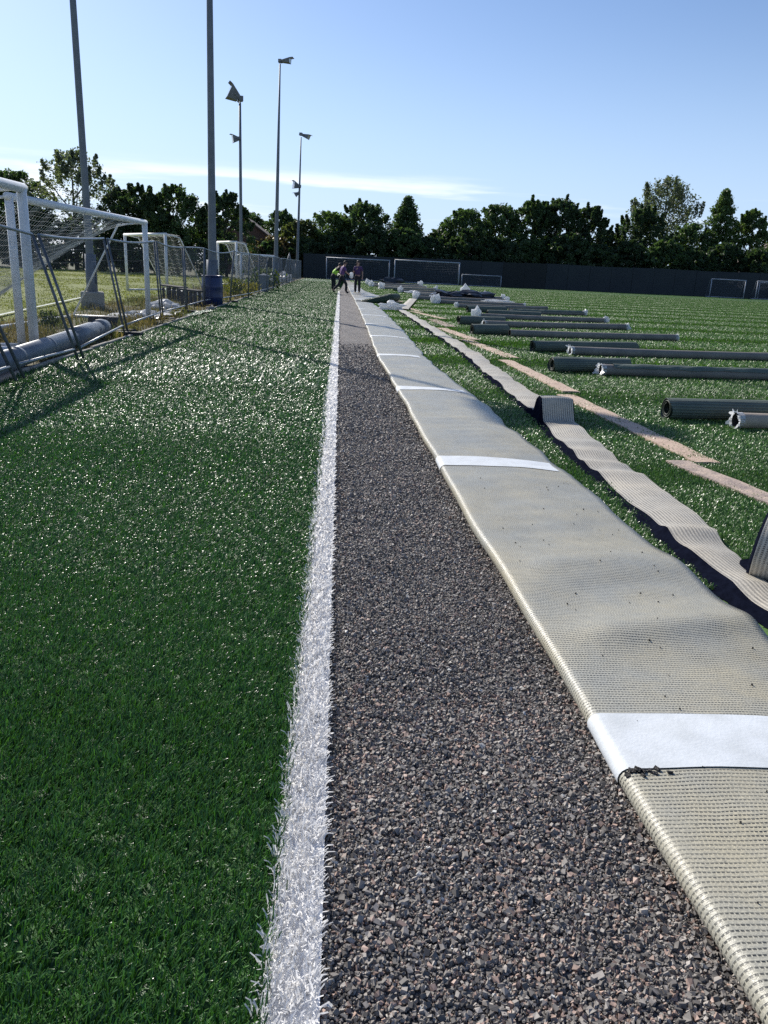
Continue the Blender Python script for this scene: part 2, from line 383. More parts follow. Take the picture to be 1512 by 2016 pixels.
# ------------------------------------------------------------------ gravel stones (stuff)
def stones():
    cube = np.array([(x, y, z) for x in (-1, 1) for y in (-1, 1) for z in (-1, 1)], float)*.72
    cubf = np.array([(0, 1, 3), (0, 3, 2), (4, 6, 7), (4, 7, 5), (0, 4, 5), (0, 5, 1), (2, 3, 7), (2, 7, 6), (0, 2, 6), (0, 6, 4), (1, 5, 7), (1, 7, 3)])
    octa = np.array([(1, 0, 0), (-1, 0, 0), (0, 1, 0), (0, -1, 0), (0, 0, 1), (0, 0, -1)], float)
    octf = np.array([(0, 2, 4), (2, 1, 4), (1, 3, 4), (3, 0, 4), (2, 0, 5), (1, 2, 5), (3, 1, 5), (0, 3, 5)])
    Vs, Fs, Cs, off = [], [], [], 0
    for y0, y1, dens, size, hi in [(1.0, 2.5, 27000, .0042, 1), (2.5, 4.2, 17000, .0048, 0), (4.2, 7, 9000, .0058, 0), (7, 11, 4500, .0075, 0), (11, 17, 2600, .0095, 0)]:
        n = int(dens*1.0*(y1-y0)); x = rng.uniform(.0, 1.02, n); y = rng.uniform(y0, y1, n)
        ok = (x < xl_t(y)+.06) & ((y < 11) | (rng.random(n) < (17-y)/6)); x, y = x[ok], y[ok]; n = len(x)
        s = size*np.minimum(np.exp(rng.normal(0, .34, n)), 2.1); q = rng.random(n)
        base, faces = (cube, cubf) if hi else (octa, octf); k = len(base)
        v = base[None]*(1+rng.normal(0, .26, (n, k, 3)))*s[:, None, None]*rng.uniform(.45, 1.35, (n, 1, 3))
        A = rng.normal(size=(n, 4)); A /= np.linalg.norm(A, axis=1)[:, None]; a, b, c, d = A.T
        Q = np.stack([1-2*(c*c+d*d), 2*(b*c-a*d), 2*(b*d+a*c), 2*(b*c+a*d), 1-2*(b*b+d*d), 2*(c*d-a*b), 2*(b*d-a*c), 2*(c*d+a*b), 1-2*(b*b+c*c)], 1).reshape(-1, 3, 3)
        v = np.einsum('nij,nkj->nki', Q, v)
        z = -.018+.006*np.sin(x*9+y*2)+.006*np.sin(y*5.3-x*4)-.01*np.exp(-((x-.55)/.3)**2)+s*.45+rng.uniform(0, .004, n)
        v += np.stack([x, y, z], 1)[:, None]
        patch = .5+.5*np.sin(x*6+2*np.sin(y*1.7))*np.sin(y*2.3+x*3)
        g = .10+.34*rng.random(n)**1.5; cc = np.stack([g*1.12, g, g*.88], 1)
        pink = q < .10+.13*patch*(y < 2.6); cc[pink] = np.array([.50, .345, .27])*rng.uniform(.55, 1.25, (pink.sum(), 1))
        wh = q > .986; cc[wh] = np.array([.58, .57, .54])*rng.uniform(.6, 1.4, (wh.sum(), 1))
        Vs.append(v.reshape(-1, 3)); Cs.append(np.repeat(cc, k, 0))
        Fs.append((np.arange(n)[:, None, None]*k+faces[None]).reshape(-1, 3)+off); off += n*k
    m, t_, b = new_mat('crushed_stone'); at = t_.new('ShaderNodeAttribute', attribute_name='col')
    t_.l.new(t_.mix(t_.math('MULTIPLY', t_.noise(500, 2, t_.pos()), .6), at.outputs['Color'], c4((.06, .06, .06)), 'MIX'), b.inputs['Base Color']); b.inputs['Roughness'].default_value = .62
    o = link('gravel_stones', np_mesh('gravel_stones', np.concatenate(Vs), np.concatenate(Fs), np.concatenate(Cs), True), m)
    tag(o, 'loose dark grey and pink crushed stone in the strip beside the white line', None, None, 'stuff')
stones()

# ------------------------------------------------------------------ folded-back turf flap
def backing_mat(name, cream, worn, dark, row=.0165, dash=.0125, along_u=False, rough=.34, lw=.115, shift=.0):
    """latex backing with rows of tuft stitches; uv in metres"""
    m, t, b = new_mat(name)
    uv = t.new('ShaderNodeUVMap'); s = t.new('ShaderNodeSeparateXYZ'); t.l.new(uv.outputs[0], s.inputs[0])
    U, V = (s.outputs['Y'], s.outputs['X']) if along_u else (s.outputs['X'], s.outputs['Y'])
    p = t.pos()
    wob = t.math('MULTIPLY_ADD', t.noise(7, 4, p), .016, -.008)
    rowi = t.math('DIVIDE', t.math('ADD', V, wob), row)
    fr = t.math('ABSOLUTE', t.math('SUBTRACT', t.math('FRACT', rowi), .5))
    line = t.rng(fr, lw, lw+.1, 1., 0.)
    ri = t.math('FLOOR', rowi); ph = t.math('FRACT', t.math('MULTIPLY', t.math('SINE', t.math('MULTIPLY', ri, 12.9898)), 437.5))
    dsh = t.math('ABSOLUTE', t.math('SUBTRACT', t.math('FRACT', t.math('ADD', t.math('DIVIDE', U, dash), ph)), .5))
    dm = t.rng(dsh, .31, .40, 1., 0.)
    st = t.math('MULTIPLY', line, dm)
    wear = t.rng(t.noise(2.1, 6, p, .65), .36, .64)
    fine = t.rng(t.noise(110, 4, p, .7), .32, .68)
    base = t.mix(wear, c4(cream), c4(worn))
    base = t.mix(t.math('MULTIPLY', fine, .6), base, c4(tuple(x*.5 for x in worn)))
    amt = t.rng(t.noise(5.5, 5, p, .7), .3, .65, .35, 1.)
    spots = t.rng(t.noise(38, 3, p, .6), .66, .74)
    base = t.mix(t.math('MULTIPLY', spots, .55), base, c4(tuple(x*.28 for x in worn)))
    base = t.mix(t.math('MULTIPLY', st, amt), base, c4(dark))
    t.l.new(base, b.inputs['Base Color'])
    b.inputs['Roughness'].default_value = rough; b.inputs['Specular IOR Level'].default_value = .45
    hgt = t.math('ADD', t.math('MULTIPLY', line, -.6), t.math('MULTIPLY', fine, .5))
    t.l.new(t.bump(hgt, .5, .003), b.inputs['Normal'])
    return m
M['backing'] = backing_mat('latex_backing', (.56, .50, .35), (.45, .44, .375), (.02, .022, .022))
M['strip_backing'] = backing_mat('strip_backing', (.64, .57, .45), (.54, .51, .44), (.07, .068, .065), row=.0225, dash=.011, along_u=True, rough=.6, lw=.20)
M['tape'] = mat('seam_tape_cloth', (.66, .69, .71), .62, (.55, .575, .58), 7, bump=.10, bscale=90, detail=8)
M['glue'] = mat('black_glue', (.012, .011, .011), .45, (.03, .024, .02), 60, bump=1, bscale=90)
M['pile_under'] = mat('pile_edge', (.02, .05, .02), .6, (.012, .03, .014), 60, bump=1, bscale=150)
M['pile_navy'] = mat('strip_pile', (.008, .010, .020), .9, (.005, .006, .012), 25, bump=.3, bscale=180, spec=.0)

def waves(x, y):
    w = .006*np.sin(2*np.pi*(y/1.9+.25*x))+.004*np.sin(2*np.pi*(y/.83-.4*x)+1.)+.004*np.sin(3.3*x+1.7*y)+.0018*np.sin(2*np.pi*y/.21+4*np.sin(2.2*x))*np.sin(3*x+y)
    d = y-(2.95+.28*(x-1.2)); w = w+.030*np.exp(-(d/.13)**2)-.012*np.exp(-((d-.38)/.2)**2)
    d = y-(3.75+.2*(x-1.2)); w = w+.018*np.exp(-(d/.16)**2)
    return w

def flap_points(y, x_l, x_r, us, lift=0., rr=.034):
    """cross-section at y: under the fold, round it, then across to the free edge"""
    out = []
    arc = np.pi*rr; wid = x_r-x_l-rr
    for u in us:
        if u < arc:
            a = 1.5*np.pi-u/rr; x = x_l+rr+(rr+lift)*np.cos(a); z = rr+.004+(rr+lift)*np.sin(a)
        else:
            k = (u-arc)/(1-0); s = min((u-arc)/wid, 1.); x = x_l+rr+s*wid
            g = np.clip((x-x_l-rr)/.30, 0, 1); g = g*g*(3-2*g)
            z = 2*rr+.004+lift+waves(x, y)*g-.026*np.clip((s-.55)/.45, 0, 1)**1.5
        out.append((x, y, z))
    return out

def flap_patch(name, ys, xl, xr, material, parent, lift=0., u0=0., u1=None, lip=True, skew=0.):
    V, UV, nu = [], [], 30
    for y in ys:
        a, b = float(xl(y)), float(xr(y)); tot = np.pi*.034+(b-a-.034)
        us = np.concatenate([np.linspace(0, np.pi*.034, 9), np.linspace(np.pi*.034, tot, nu-8)[1:]])
        if u1 is not None: us = np.clip(us, u0, u1)
        us = np.maximum(us, u0)
        pts = flap_points(y, a, b, us, lift)
        if lip:
            e = pts[-1]; pts.append((e[0]-.004, y, e[2]-.035)); us = np.append(us, us[-1]+.03)
        for q, u in zip(pts, us):
            V.append((q[0], q[1]+skew*(q[0]-a), q[2])); UV.append((u, y))
    n = len(us); F = [(i*n+j, i*n+j+1, (i+1)*n+j+1, (i+1)*n+j) for i in range(len(ys)-1) for j in range(n-1)]
    me = np_mesh(name, V, F); uvl = me.uv_layers.new(name='UVMap')
    vi = np.empty(len(me.loops), np.int32); me.loops.foreach_get('vertex_index', vi)
    uvl.data.foreach_set('uv', np.array(UV, np.float32)[vi].ravel())
    return link(name, me, material, parent, smooth=True)

def jit(y): return .006*np.sin(y*2.3)+.004*np.sin(y*5.1+1)
flapA = empty('folded_turf', (1.4, 2.2, 0), 'long edge of turf folded back to show pale stitched backing beside the gravel', 'turf')
ysA = np.concatenate([np.arange(.3, 8, .04), np.arange(8, 16, .1), np.arange(16, 35.3, .25)])
fl = flap_patch('backing', ysA, lambda y: xl_t(y)+jit(y), lambda y: xr_t(y)+2.2*jit(y*1.7), M['backing'], flapA)
seams = [SEAM0+SEAM*k-.02*k for k in range(9)]
seams[0] = 2.16; seams[1] = 5.98
for k, ys_ in enumerate(seams):
    hw = .155 if k < 4 else .13
    yy = np.linspace(ys_-hw, ys_+hw, 9); b_ = float(xr_t(ys_)-xl_t(ys_))+np.pi*.034-.034
    end = b_*(.93 if k % 3 else .88) if k != 3 else b_*.86
    flap_patch('seam_tape', yy, lambda y: xl_t(y)+jit(y), lambda y: xr_t(y)+2.2*jit(y*1.7), M['tape'], flapA, lift=.004, u0=.012, u1=end, lip=False, skew=-.012)
# black glue squeezed out along the near edge of the first tape
g = MB()
for k in range(70):
    q = random.random()**2.2; x = .915+q*.36; y = 1.995-.012*(x-.9)+random.gauss(0, .006)-.01*(k % 3 == 0)
    z = .068+.01*random.random()-.02*max(0, (.94-x)/.04); s = random.uniform(.003, .012)*(1.25-q)
    g.box((x, y, z), (s*1.6, s, s), random.random()*3, Matrix.Rotation(random.random()*3, 4, 'X'))
g.build('glue_bead', M['glue'], flapA)['kind'] = 'stuff'
# crumbs on the backing
g = MB()
for k in range(60):
    y = random.uniform(1.3, 5.5); x = random.uniform(float(xl_t(y))+.12, float(xr_t(y))-.1)
    s = random.uniform(.003, .006); g.box((x, y, float(flap_points(y, float(xl_t(y)), float(xr_t(y)), [np.pi*.034+x-float(xl_t(y))-.034])[0][2])+.003), (s, s, s), random.random()*3)
g.build('rubber_crumb', M['glue'], flapA)['kind'] = 'stuff'

flapB = empty('folded_turf', (1.5, 40, 0), 'wider stretch of folded turf near the three workers', 'turf')
xlB = lerp_tab([(36, .70), (45, .62), (60, .58), (80, .5)]); xrB = lerp_tab([(36, 2.0), (37.2, 2.9), (39, 2.75), (42, 2.45), (46, 2.0), (52, 1.6), (80, 1.3)])
flap_patch('backing', np.arange(36, 78, .35), lambda y: xlB(y)+jit(y), xrB, M['backing'], flapB)
for k in range(8):
    ys_ = 37.6+3.8*k; flap_patch('seam_tape', np.linspace(ys_-.14, ys_+.14, 4), lambda y: xlB(y)+jit(y), xrB, M['tape'], flapB, lift=.006, u0=.01, u1=float(xrB(ys_)-xlB(ys_))*.95, lip=False)
# green pile curling up at the near end of that stretch
cu = empty('turf_curl', (1.9, 35.8, 0), 'dark green curled turf end lying across the pale backing', 'turf')
mb = MB(); mb.tube([(.95, 35.1, .06), (1.35, 35.25, .10), (1.8, 35.6, .17), (2.25, 36.1, .24), (2.6, 36.7, .26)], [.05, .11, .16, .2, .17], 10)
mb.build('pile', M['pile_under'], cu, True)
mb = MB(); mb.tube([(.95, 35.3, .10), (1.8, 35.8, .26), (2.55, 36.75, .40)], [.03, .06, .05], 8); mb.build('rolled_lip', M['turf'], cu, True)

# ------------------------------------------------------------------ cut strip of turf, lying upside down
def ribbon(name, path, material, parent, uvscale=1., thick=.0, close=False):
    """path: list of cross sections (lists of points); uv = (arc across, arc along)"""
    V, UV = [], []; al = 0.; prev = None
    for sec in path:
        if prev is not None: al += (Vector(sec[0])-Vector(prev[0])).length
        ac = 0.
        for j, p_ in enumerate(sec):
            if j: ac += (Vector(p_)-Vector(sec[j-1])).length
            V.append(p_); UV.append((ac, al))
        prev = sec
    n = len(path[0]); F = [(i*n+j, i*n+j+1, (i+1)*n+j+1, (i+1)*n+j) for i in range(len(path)-1) for j in range(n-1)]
    me = np_mesh(name, V, F); uvl = me.uv_layers.new(name='UVMap')
    vi = np.empty(len(me.loops), np.int32); me.loops.foreach_get('vertex_index', vi)
    uvl.data.foreach_set('uv', np.array(UV, np.float32)[vi].ravel())
    return link(name, me, material, parent, smooth=True)

sL = lerp_tab([(2.2, 2.2), (3.17, 2.01), (3.56, 1.945), (4.3, 1.935), (5.2, 1.98), (6.7, 1.985), (7.6, 2.05), (8.25, 2.12), (8.8, 2.12), (11.4, 2.18), (15.2, 2.28), (19.3, 2.24), (25, 2.17), (30, 2.10)])
wT = lerp_tab([(2.2, .10), (3.2, .13), (3.7, .21), (4.1, .28), (4.5, .33), (5, .35), (7, .36), (8, .32), (14, .30), (30, .28)])
def hump(y):
    a = np.clip((y-7.98)/.10, 0, 1); b = np.clip((8.62-y)/.42, 0, 1); s = lambda q: q*q*(3-2*q)
    return .235*s(a)*s(b)
def scallop(y): return .020*(1-np.abs(np.sin(np.pi*(y/.44+.22*np.sin(y*3)+.1*np.sin(y*7.3)))))**.8*(.7+.5*np.sin(y*2.2+.6))+.008*np.sin(y*1.9)+.035*np.exp(-((y-4.35)/.12)**2)
strip = empty('cut_turf_strip', (2.2, 5, 0), 'long wavy cut strip of turf lying upside down between flap and boards', 'turf strip')
ysS = np.concatenate([np.arange(2.4, 7.8, .045), np.arange(7.8, 8.8, .02), np.arange(8.8, 16, .07), np.arange(16, 30, .2)])
top, side, rsd = [], [], []
for y in ysS:
    l = float(sL(y)); wd = float(wT(y)); h = .055+float(scallop(y))+float(hump(y)); e = l+.07-.015*math.sin(y*6.3)
    hl = h-.012; tw = .02*math.sin(y*2.7)
    e -= .02*min(1, float(hump(y))/.2)
    top.append([(e+wd*k/6, y+.03*math.sin(y*3)*k/6, hl+tw*(k/6-.5)+.010*math.sin(math.pi*k/6)) for k in range(7)])
    side.append([(l-.012, y, .004), (l+.02, y, .03+.012*math.sin(y*19)), (e-.01, y, hl-.012-tw*.5), (e, y, hl-tw*.5)])
    q = top[-1][-1]; rsd.append([q, (q[0]+.012, q[1], q[2]-.02), (q[0]+.015, q[1], .005)])
ribbon('backing', top, M['strip_backing'], strip); ribbon('pile_side', side, M['pile_navy'], strip); ribbon('pile_side', rsd, M['pile_navy'], strip)

# coil of the same strip at the right, its tail running back to the strip
coil = empty('turf_strip_coil', (2.75, 3.75, 0), 'coiled end of pale striped turf strip beside the cut strip', 'turf strip')
sec, seco, tail = [], [], []
for i in range(60):
    a = -math.pi*.62+i/59*2*math.pi*1.12; rr_ = .205-.022*i/59; cc = Vector((2.27, 3.80, .215)); ex, ey = Vector((.80, -.60, 0)), Vector((.60, .80, 0))
    rim = lambda q, k: cc-ey*math.cos(a)*q+Vector((0, 0, math.sin(a)*q*1.02))+ex*(.33*k/6)+ex*.03*math.sin(a*.7)
    sec.append([tuple(rim(rr_+.012*math.sin(math.pi*k/6), k)) for k in range(7)])
    seco.append([tuple(rim(rr_, 0)), tuple(rim(rr_-.015, -.3)), tuple(rim(rr_-.03, .2))])
ribbon('backing', sec, M['strip_backing'], coil); ribbon('pile_side', seco, M['pile_navy'], coil)
for i in range(20):
    s = i/19; y = 3.95-1.5*s; x = 2.18+.02*s
    tail.append([(x, y, .01), (x+.02, y, .045+.01*math.sin(i)), (x+.14, y, .055+.012*math.sin(i*1.3)), (x+.2, y, .02)])
ribbon('pile_tail', tail, M['pile_navy'], coil)

# strip folded over at the far end of the cut strip
fs = empty('turf_offcut', (2.9, 36, 0), 'flat grey turf offcut running from the far strip end to the tubes', 'turf offcut')
p = []
for i in range(24):
    s = i/23; x = 2.25+1.35*s; y = 30.6+11*s; z = .06+.03*abs(math.sin(i*1.1))
    p.append([(x-.02, y, .005), (x, y, z), (x+.15, y-.1, z+.01), (x+.36, y-.2, z)])
ribbon('backing', p, M['strip_backing'], fs)

def crumple(name, c, size, material, parent=None, seed=0, n=3, flat=.5):
    bm = bmesh.new(); bmesh.ops.create_icosphere(bm, subdivisions=n, radius=1); rr = random.Random(seed)
    ph = [rr.uniform(0, 6) for _ in range(9)]
    for v in bm.verts:
        q = v.co.copy(); k = 1+.22*math.sin(q.x*5+ph[0]+2*q.y)+.2*math.sin(q.y*6+ph[1]-3*q.z)+.16*math.sin(q.z*7+ph[2]+4*q.x)+rr.gauss(0, .07)
        v.co = Vector((q.x*size[0]*k, q.y*size[1]*k, max(q.z*size[2]*k, -size[2]*flat)))+Vector(c)
    me = bpy.data.meshes.new(name); bm.to_mesh(me); bm.free()
    return link(name, me, material, parent)
M['plastic_white'] = leafy('white_plastic', None, (.84, .85, .86), .3, .5, None, .5, .9, 12)
M['plastic_black'] = mat('black_plastic', (.018, .02, .026), .28, (.03, .034, .045), 8)
wb = crumple('plastic_bundle', (1.98, 30.3, .14), (.42, .30, .17), M['plastic_white'], None, 3, flat=.8)
tag(wb, 'crumpled pale plastic bundle where the cut strip meets the grey offcut', 'plastic')

# ------------------------------------------------------------------ beige boards laid end to end
M['board'] = mat('beige_board', (.56, .42, .31), .7, (.46, .33, .245), 5, bump=.4, bscale=40)
M['board2'] = mat('worn_board', (.50, .385, .30), .75, (.30, .235, .20), 9, bump=.5, bscale=50)
M['board3'] = mat('brown_board', (.36, .26, .2), .75, (.27, .2, .16), 6, bump=.5, bscale=50)
def board(x0, y0, x1, y1, w, label, mt, z=.034):
    o = empty('board', ((x0+x1)/2, (y0+y1)/2, 0), label, 'board', 'boards laid end to end on the pitch')
    N = 14; V = []
    for i in range(N+1):
        s = i/N; x = x0+(x1-x0)*s; y = y0+(y1-y0)*s; q = z+.004*math.sin(i*1.9+x0*9)
        e = .0025*math.sin(i*2.3+y0)
        V += [(x+e, y, q-.022), (x+e, y, q), (x+w*.5, y+.005, q+.003), (x+w+e*.6, y+.01, q), (x+w+e*.6, y+.01, q-.022)]
    F = [(i*5+j, i*5+j+1, i*5+j+6, i*5+j+5) for i in range(N) for j in range(4)]+[(0, 1, 2, 3, 4), tuple(N*5+k for k in (4, 3, 2, 1, 0))]
    mb = MB(); mb.add(V, [f_[::-1] for f_ in F]); mb.build('plank', mt, o)
    return o
board(3.42, 3.4, 2.835, 6.41, .21, 'nearest beige board with dark cracks at the right edge of the picture', M['board2'])
board(3.09, 6.40, 2.87, 10.12, .235, 'second nearest beige board, its tip right of the wavy strip', M['board'], .030)
board(3.02, 10.35, 2.86, 14.05, .24, 'beige board level with the two striped rolls, third from the camera', M['board'])
board(3.10, 14.5, 2.76, 18.2, .26, 'fourth beige board from the camera, level with a thick dark roll', M['board'], .030)
board(2.98, 18.1, 2.62, 21.5, .27, 'fifth beige board from the camera, pale and short looking', M['board'])
board(2.98, 22.2, 2.78, 25.4, .32, 'darker brown board between two pale boards', M['board3'], .030)
board(3.28, 25.8, 2.55, 29.6, .22, 'pale narrow board beyond the brown board', M['board'])
board(2.92, 29.3, 2.50, 34.2, .18, 'farthest pale board lying next to the plastic bundle', M['board'], .030)
tag(crumple('cream_scrap', (2.35, 37.4, .05), (.55, .5, .05), M['board'], None, 31), 'pale cream scrap on the turf by the tube ends', 'scrap')

# ------------------------------------------------------------------ turf rolls and cardboard tubes
def roll_mat(name, c, c2, rough=.75):
    m, t, b = new_mat(name); o_ = t.obj(); s = t.new('ShaderNodeSeparateXYZ'); t.l.new(o_, s.inputs[0])
    base = t.mix(t.rng(t.noise(3, 4, t.pos()), .35, .65), c4(c), c4(c2))
    a = t.math('ARCTAN2', s.outputs['Z'], s.outputs['Y'])
    ln = t.math('ABSOLUTE', t.math('SUBTRACT', t.math('FRACT', t.math('MULTIPLY', a, 6.5)), .5))
    base = t.mix(t.math('MULTIPLY', t.rng(ln, .12, .28, 1., 0.), .6), base, c4(tuple(x*.35 for x in c)))
    t.l.new(base, b.inputs['Base Color']); b.inputs['Roughness'].default_value = rough
    t.l.new(t.bump(t.math('ADD', t.rng(ln, .1, .3), t.noise(120, 2, t.pos())), .5, .006), b.inputs['Normal'])
    return m
M['roll'] = roll_mat('turf_roll_backing', (.125, .155, .125), (.09, .115, .10))
M['rollpile'] = mat('roll_inner_pile', (.010, .022, .012), .6)
M['tube'] = mat('cardboard_tube', (.22, .20, .175), .7, (.16, .15, .135), 3, bump=.15)
M['tube_tan'] = mat('tan_tube', (.46, .38, .29), .65, (.34, .28, .22), 3, bump=.15)
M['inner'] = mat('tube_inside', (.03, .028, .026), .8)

def petals(mb, c, d, r, seed, n=15, ln=.13):
    """torn plastic film hanging round a tube end"""
    rr = random.Random(seed); d = Vector(d).normalized(); e1 = d.cross(Vector((0, 0, 1))).normalized(); e2 = e1.cross(d)
    for k in range(n):
        a = 2*math.pi*k/n+rr.uniform(-.2, .2); w = rr.uniform(.18, .4); L = ln*rr.uniform(.45, 1.0); fl_ = rr.uniform(.1, .75)
        p = [Vector(c)+(e1*math.cos(a+s)+e2*math.sin(a+s))*r*1.02 for s in (-w, w)]
        o_ = (e1*math.cos(a)+e2*math.sin(a)); q = [x+d*L*.4+o_*L*.35*fl_ for x in p]; z = [x+d*L*.5*rr.uniform(-.3, 1)+o_*L*fl_+(e1*rr.uniform(-.4, .4))*L for x in q]
        for v in q+z: v.z = max(v.z, .02)
        mb.add([p[0]-d*.06, p[1]-d*.06, p[0], p[1], q[0], q[1], z[0], z[1].lerp(z[0], .5)], [(0, 1, 3, 2), (2, 3, 5, 4), (4, 5, 7, 6)])

def roll(x0, y0, x1, y1, r, label, seed=0, dirt=None):
    L = math.hypot(x1-x0, y1-y0); az = math.atan2(y1-y0, x1-x0); c = ((x0+x1)/2, (y0+y1)/2, .015)
    root = empty('turf_roll', c, label, 'turf roll', 'turf rolls on the pitch', az)
    rr = random.Random(seed); n = 28; N = 10; V = []; F = []
    ph = rr.uniform(0, 6)
    for i in range(N+1):
        x = -L/2+L*i/N
        for k in range(n):
            a = 2*math.pi*k/n; q = r*(1+.035*math.sin(2*a+ph+i*.3)+.02*math.sin(3*a+i))
            V.append((x+.02*math.sin(a*2+ph)*(i in (0, N)), math.cos(a)*q, max(math.sin(a)*q*.97, -r*.93)+r*.95))
    for i in range(N):
        for k in range(n): F.append((i*n+k, i*n+(k+1) % n, (i+1)*n+(k+1) % n, (i+1)*n+k))
    mb = MB(); mb.add(V, F); o = link('outer_layer', mb.mesh('outer_layer'), M['roll'], root, True, world=False)
    for sx in (-1, 1):                            # spiral of pile seen in each end
        pts = []; mb = MB()
        for k in range(40):
            a = k/39*2*math.pi*2.2; q = r*(.93-.45*k/39); pts.append((sx*(L/2-.012), math.cos(a)*q, math.sin(a)*q+r*.95))
        mb.tube(pts, r*.085, 5)
        link('pile_spiral', mb.mesh('pile_spiral'), M['rollpile'], root, True, world=False)
    return root

def tube(x0, y0, x1, y1, r, label, seed=0, mt=None, ends=(1, 1), wrap=False, z=.018):
    root = empty('cardboard_tube', ((x0+x1)/2, (y0+y1)/2, 0), label, 'tube', 'roll tubes on the pitch')
    p0, p1 = Vector((x0, y0, r+z)), Vector((x1, y1, r+z)); d = (p1-p0).normalized(); e1 = d.cross(Vector((0, 0, 1))).normalized(); e2 = e1.cross(d)
    n = 16; V = []; F = []; N = 8
    for i in range(N+1):
        c = p0.lerp(p1, i/N)+Vector((0, 0, -.012*math.sin(math.pi*i/N)))
        for k in range(n):
            a = 2*math.pi*k/n; V.append(c+e1*math.cos(a)*r+e2*math.sin(a)*r)
    for i in range(N):
        for k in range(n): F.append((i*n+k, i*n+(k+1) % n, (i+1)*n+(k+1) % n, (i+1)*n+k))
    mb = MB(); mb.add(V, F); mb.build('tube_wall', mt or M['tube'], root, True)
    for c, s in ((p0, 1), (p1, -1)):
        V = []; mb = MB()
        for q, dd in ((r, 0), (r*.86, 0), (r*.84, .35)):
            for k in range(n): a = 2*math.pi*k/n; V.append(c+d*s*dd+e1*math.cos(a)*q+e2*math.sin(a)*q)
        mb.add(V, [(j*n+k, j*n+(k+1) % n, (j+1)*n+(k+1) % n, (j+1)*n+k) for j in range(2) for k in range(n)]+[tuple(2*n+k for k in range(n))])
        mb.build('tube_end', M['inner'], root)
    for i, (c, s) in enumerate(((p0, -1), (p1, 1))):
        if ends[i]:
            mb = MB(); petals(mb, c, d*s, r, seed*7+i, ln=.085*ends[i]); mb.build('plastic_film', M['plastic_white'], root)
            if seed > 5 and ends[i] > .7: crumple('plastic_film', c+d*s*.04+Vector((0, 0, .03*ends[i])), (.10*ends[i], .10*ends[i], .12*ends[i]), M['plastic_white'], root, seed*3+i, 2, .9)
    if wrap:
        mb = MB(); rr = random.Random(seed); V = []; F = []; N = 26
        for i in range(N+1):
            c = p0.lerp(p1, .04+.92*i/N)
            for k in range(6):
                a = math.pi*(.12+.65*k/5)+rr.uniform(-.12, .12)*(k in (0, 5)); V.append(c+(e1*math.cos(a)+e2*math.sin(a))*(r+.006+rr.uniform(0, .012)))
        F = [(i*6+k, i*6+k+1, i*6+k+7, i*6+k+6) for i in range(N) for k in range(5)]
        mb.add(V, F); mb.build('torn_wrap', M['roll'], root)
    return root

roll(3.72, 8.62, 6.6, 8.85, .125, 'nearest thick dark turf roll, cut by the right edge of the picture', 1)
roll(3.47, 12.7, 4.85, 13.0, .125, 'short striped turf roll with a white scrap at its front right', 2)
roll(3.92, 15.98, 6.3, 16.6, .12, 'longer dark turf roll lying beyond the short striped one', 3)
roll(3.32, 19.95, 4.28, 20.2, .135, 'short stubby dark green roll with its open round end facing left', 4)
roll(3.52, 23.55, 4.95, 24.0, .13, 'dark turf roll just beyond the stubby roll', 5)
roll(5.3, 28.7, 7.3, 29.0, .12, 'mid sized dark roll between two long thin tubes', 6)
roll(4.95, 31.2, 6.55, 31.6, .13, 'dark roll with a white capped left end in the middle distance', 7)
roll(3.7, 56.5, 5.0, 56.4, .13, 'far dark roll near the standing worker', 8)
T = 'roll tubes on the pitch'
tube(4.32, 8.17, 8.8, 8.45, .085, 'nearest tan topped tube with a ragged plastic mouth at the right edge', 1, M['tube_tan'])
tube(4.22, 12.47, 8.7, 12.85, .088, 'dark tube with torn wrapping and a white scrap at its left end', 2, None, (1.3, 1), True)
tube(4.62, 15.62, 9.2, 16.15, .085, 'long grey tube in front of the longer dark roll, running out of frame', 3)
tube(4.25, 19.75, 8.9, 20.65, .085, 'long tube starting at the stubby round ended roll', 4, None, (0, .6))
tube(4.17, 22.95, 8.85, 24.35, .09, 'long tube with an open round mouth and plastic at its right end', 5, None, (.8, 1.2))
tube(4.70, 27.2, 9.3, 27.75, .085, 'long tube with a bunch of white film at its left end', 6, None, (1.8, 1))
tube(6.65, 31.4, 10.0, 32.5, .09, 'dark torn tube right of the white capped roll', 7, None, (0, 1), True)
tube(5.05, 34.6, 9.4, 36.2, .085, 'thin dark tube with a small white tag at its left end', 8, None, (.9, 0))
tube(4.55, 38.1, 8.8, 38.3, .095, 'tube in front of the black sheeting heaps with film at its left end', 9, None, (2.2, .8))
tube(3.95, 41.9, 8.9, 43.0, .10, 'dark tube running under the black sheeting heaps', 10, None, (1.8, 1.5))
tube(4.5, 46.5, 9.6, 47.6, .09, 'tube just behind the black sheeting heaps', 11, None, (1.2, 1.6))
tube(4.6, 49.8, 9.2, 51.0, .09, 'second tube behind the black sheeting heaps', 12, M['tube_tan'], (.8, 2))
tube(4.0, 53.2, 8.5, 55.3, .10, 'far tube with a large white film ring at its right end', 13, None, (1.9, 3.2))
tube(3.1, 60.5, 7.3, 62.0, .10, 'pale topped far tube with film at both ends', 14, M['tube_tan'], (2.4, 1.6))
tube(2.6, 66.5, 7.2, 68.5, .10, 'very far tube left of the wide goal post', 15, M['tube_tan'], (2.2, .8))
tube(2.5, 73.0, 7.4, 75.0, .11, 'farthest tube with white film below the wide goals', 16, None, (2.6, 2.6))
tag(crumple('black_sheeting', (5.9, 44.8, .22), (.75, .5, .24), M['plastic_black'], None, 5), 'left heap of crumpled black sheeting among the far tubes', 'sheeting')
tag(crumple('black_sheeting', (7.35, 44.7, .25), (.95, .5, .26), M['plastic_black'], None, 9), 'right, bushier heap of crumpled black sheeting among the far tubes', 'sheeting')
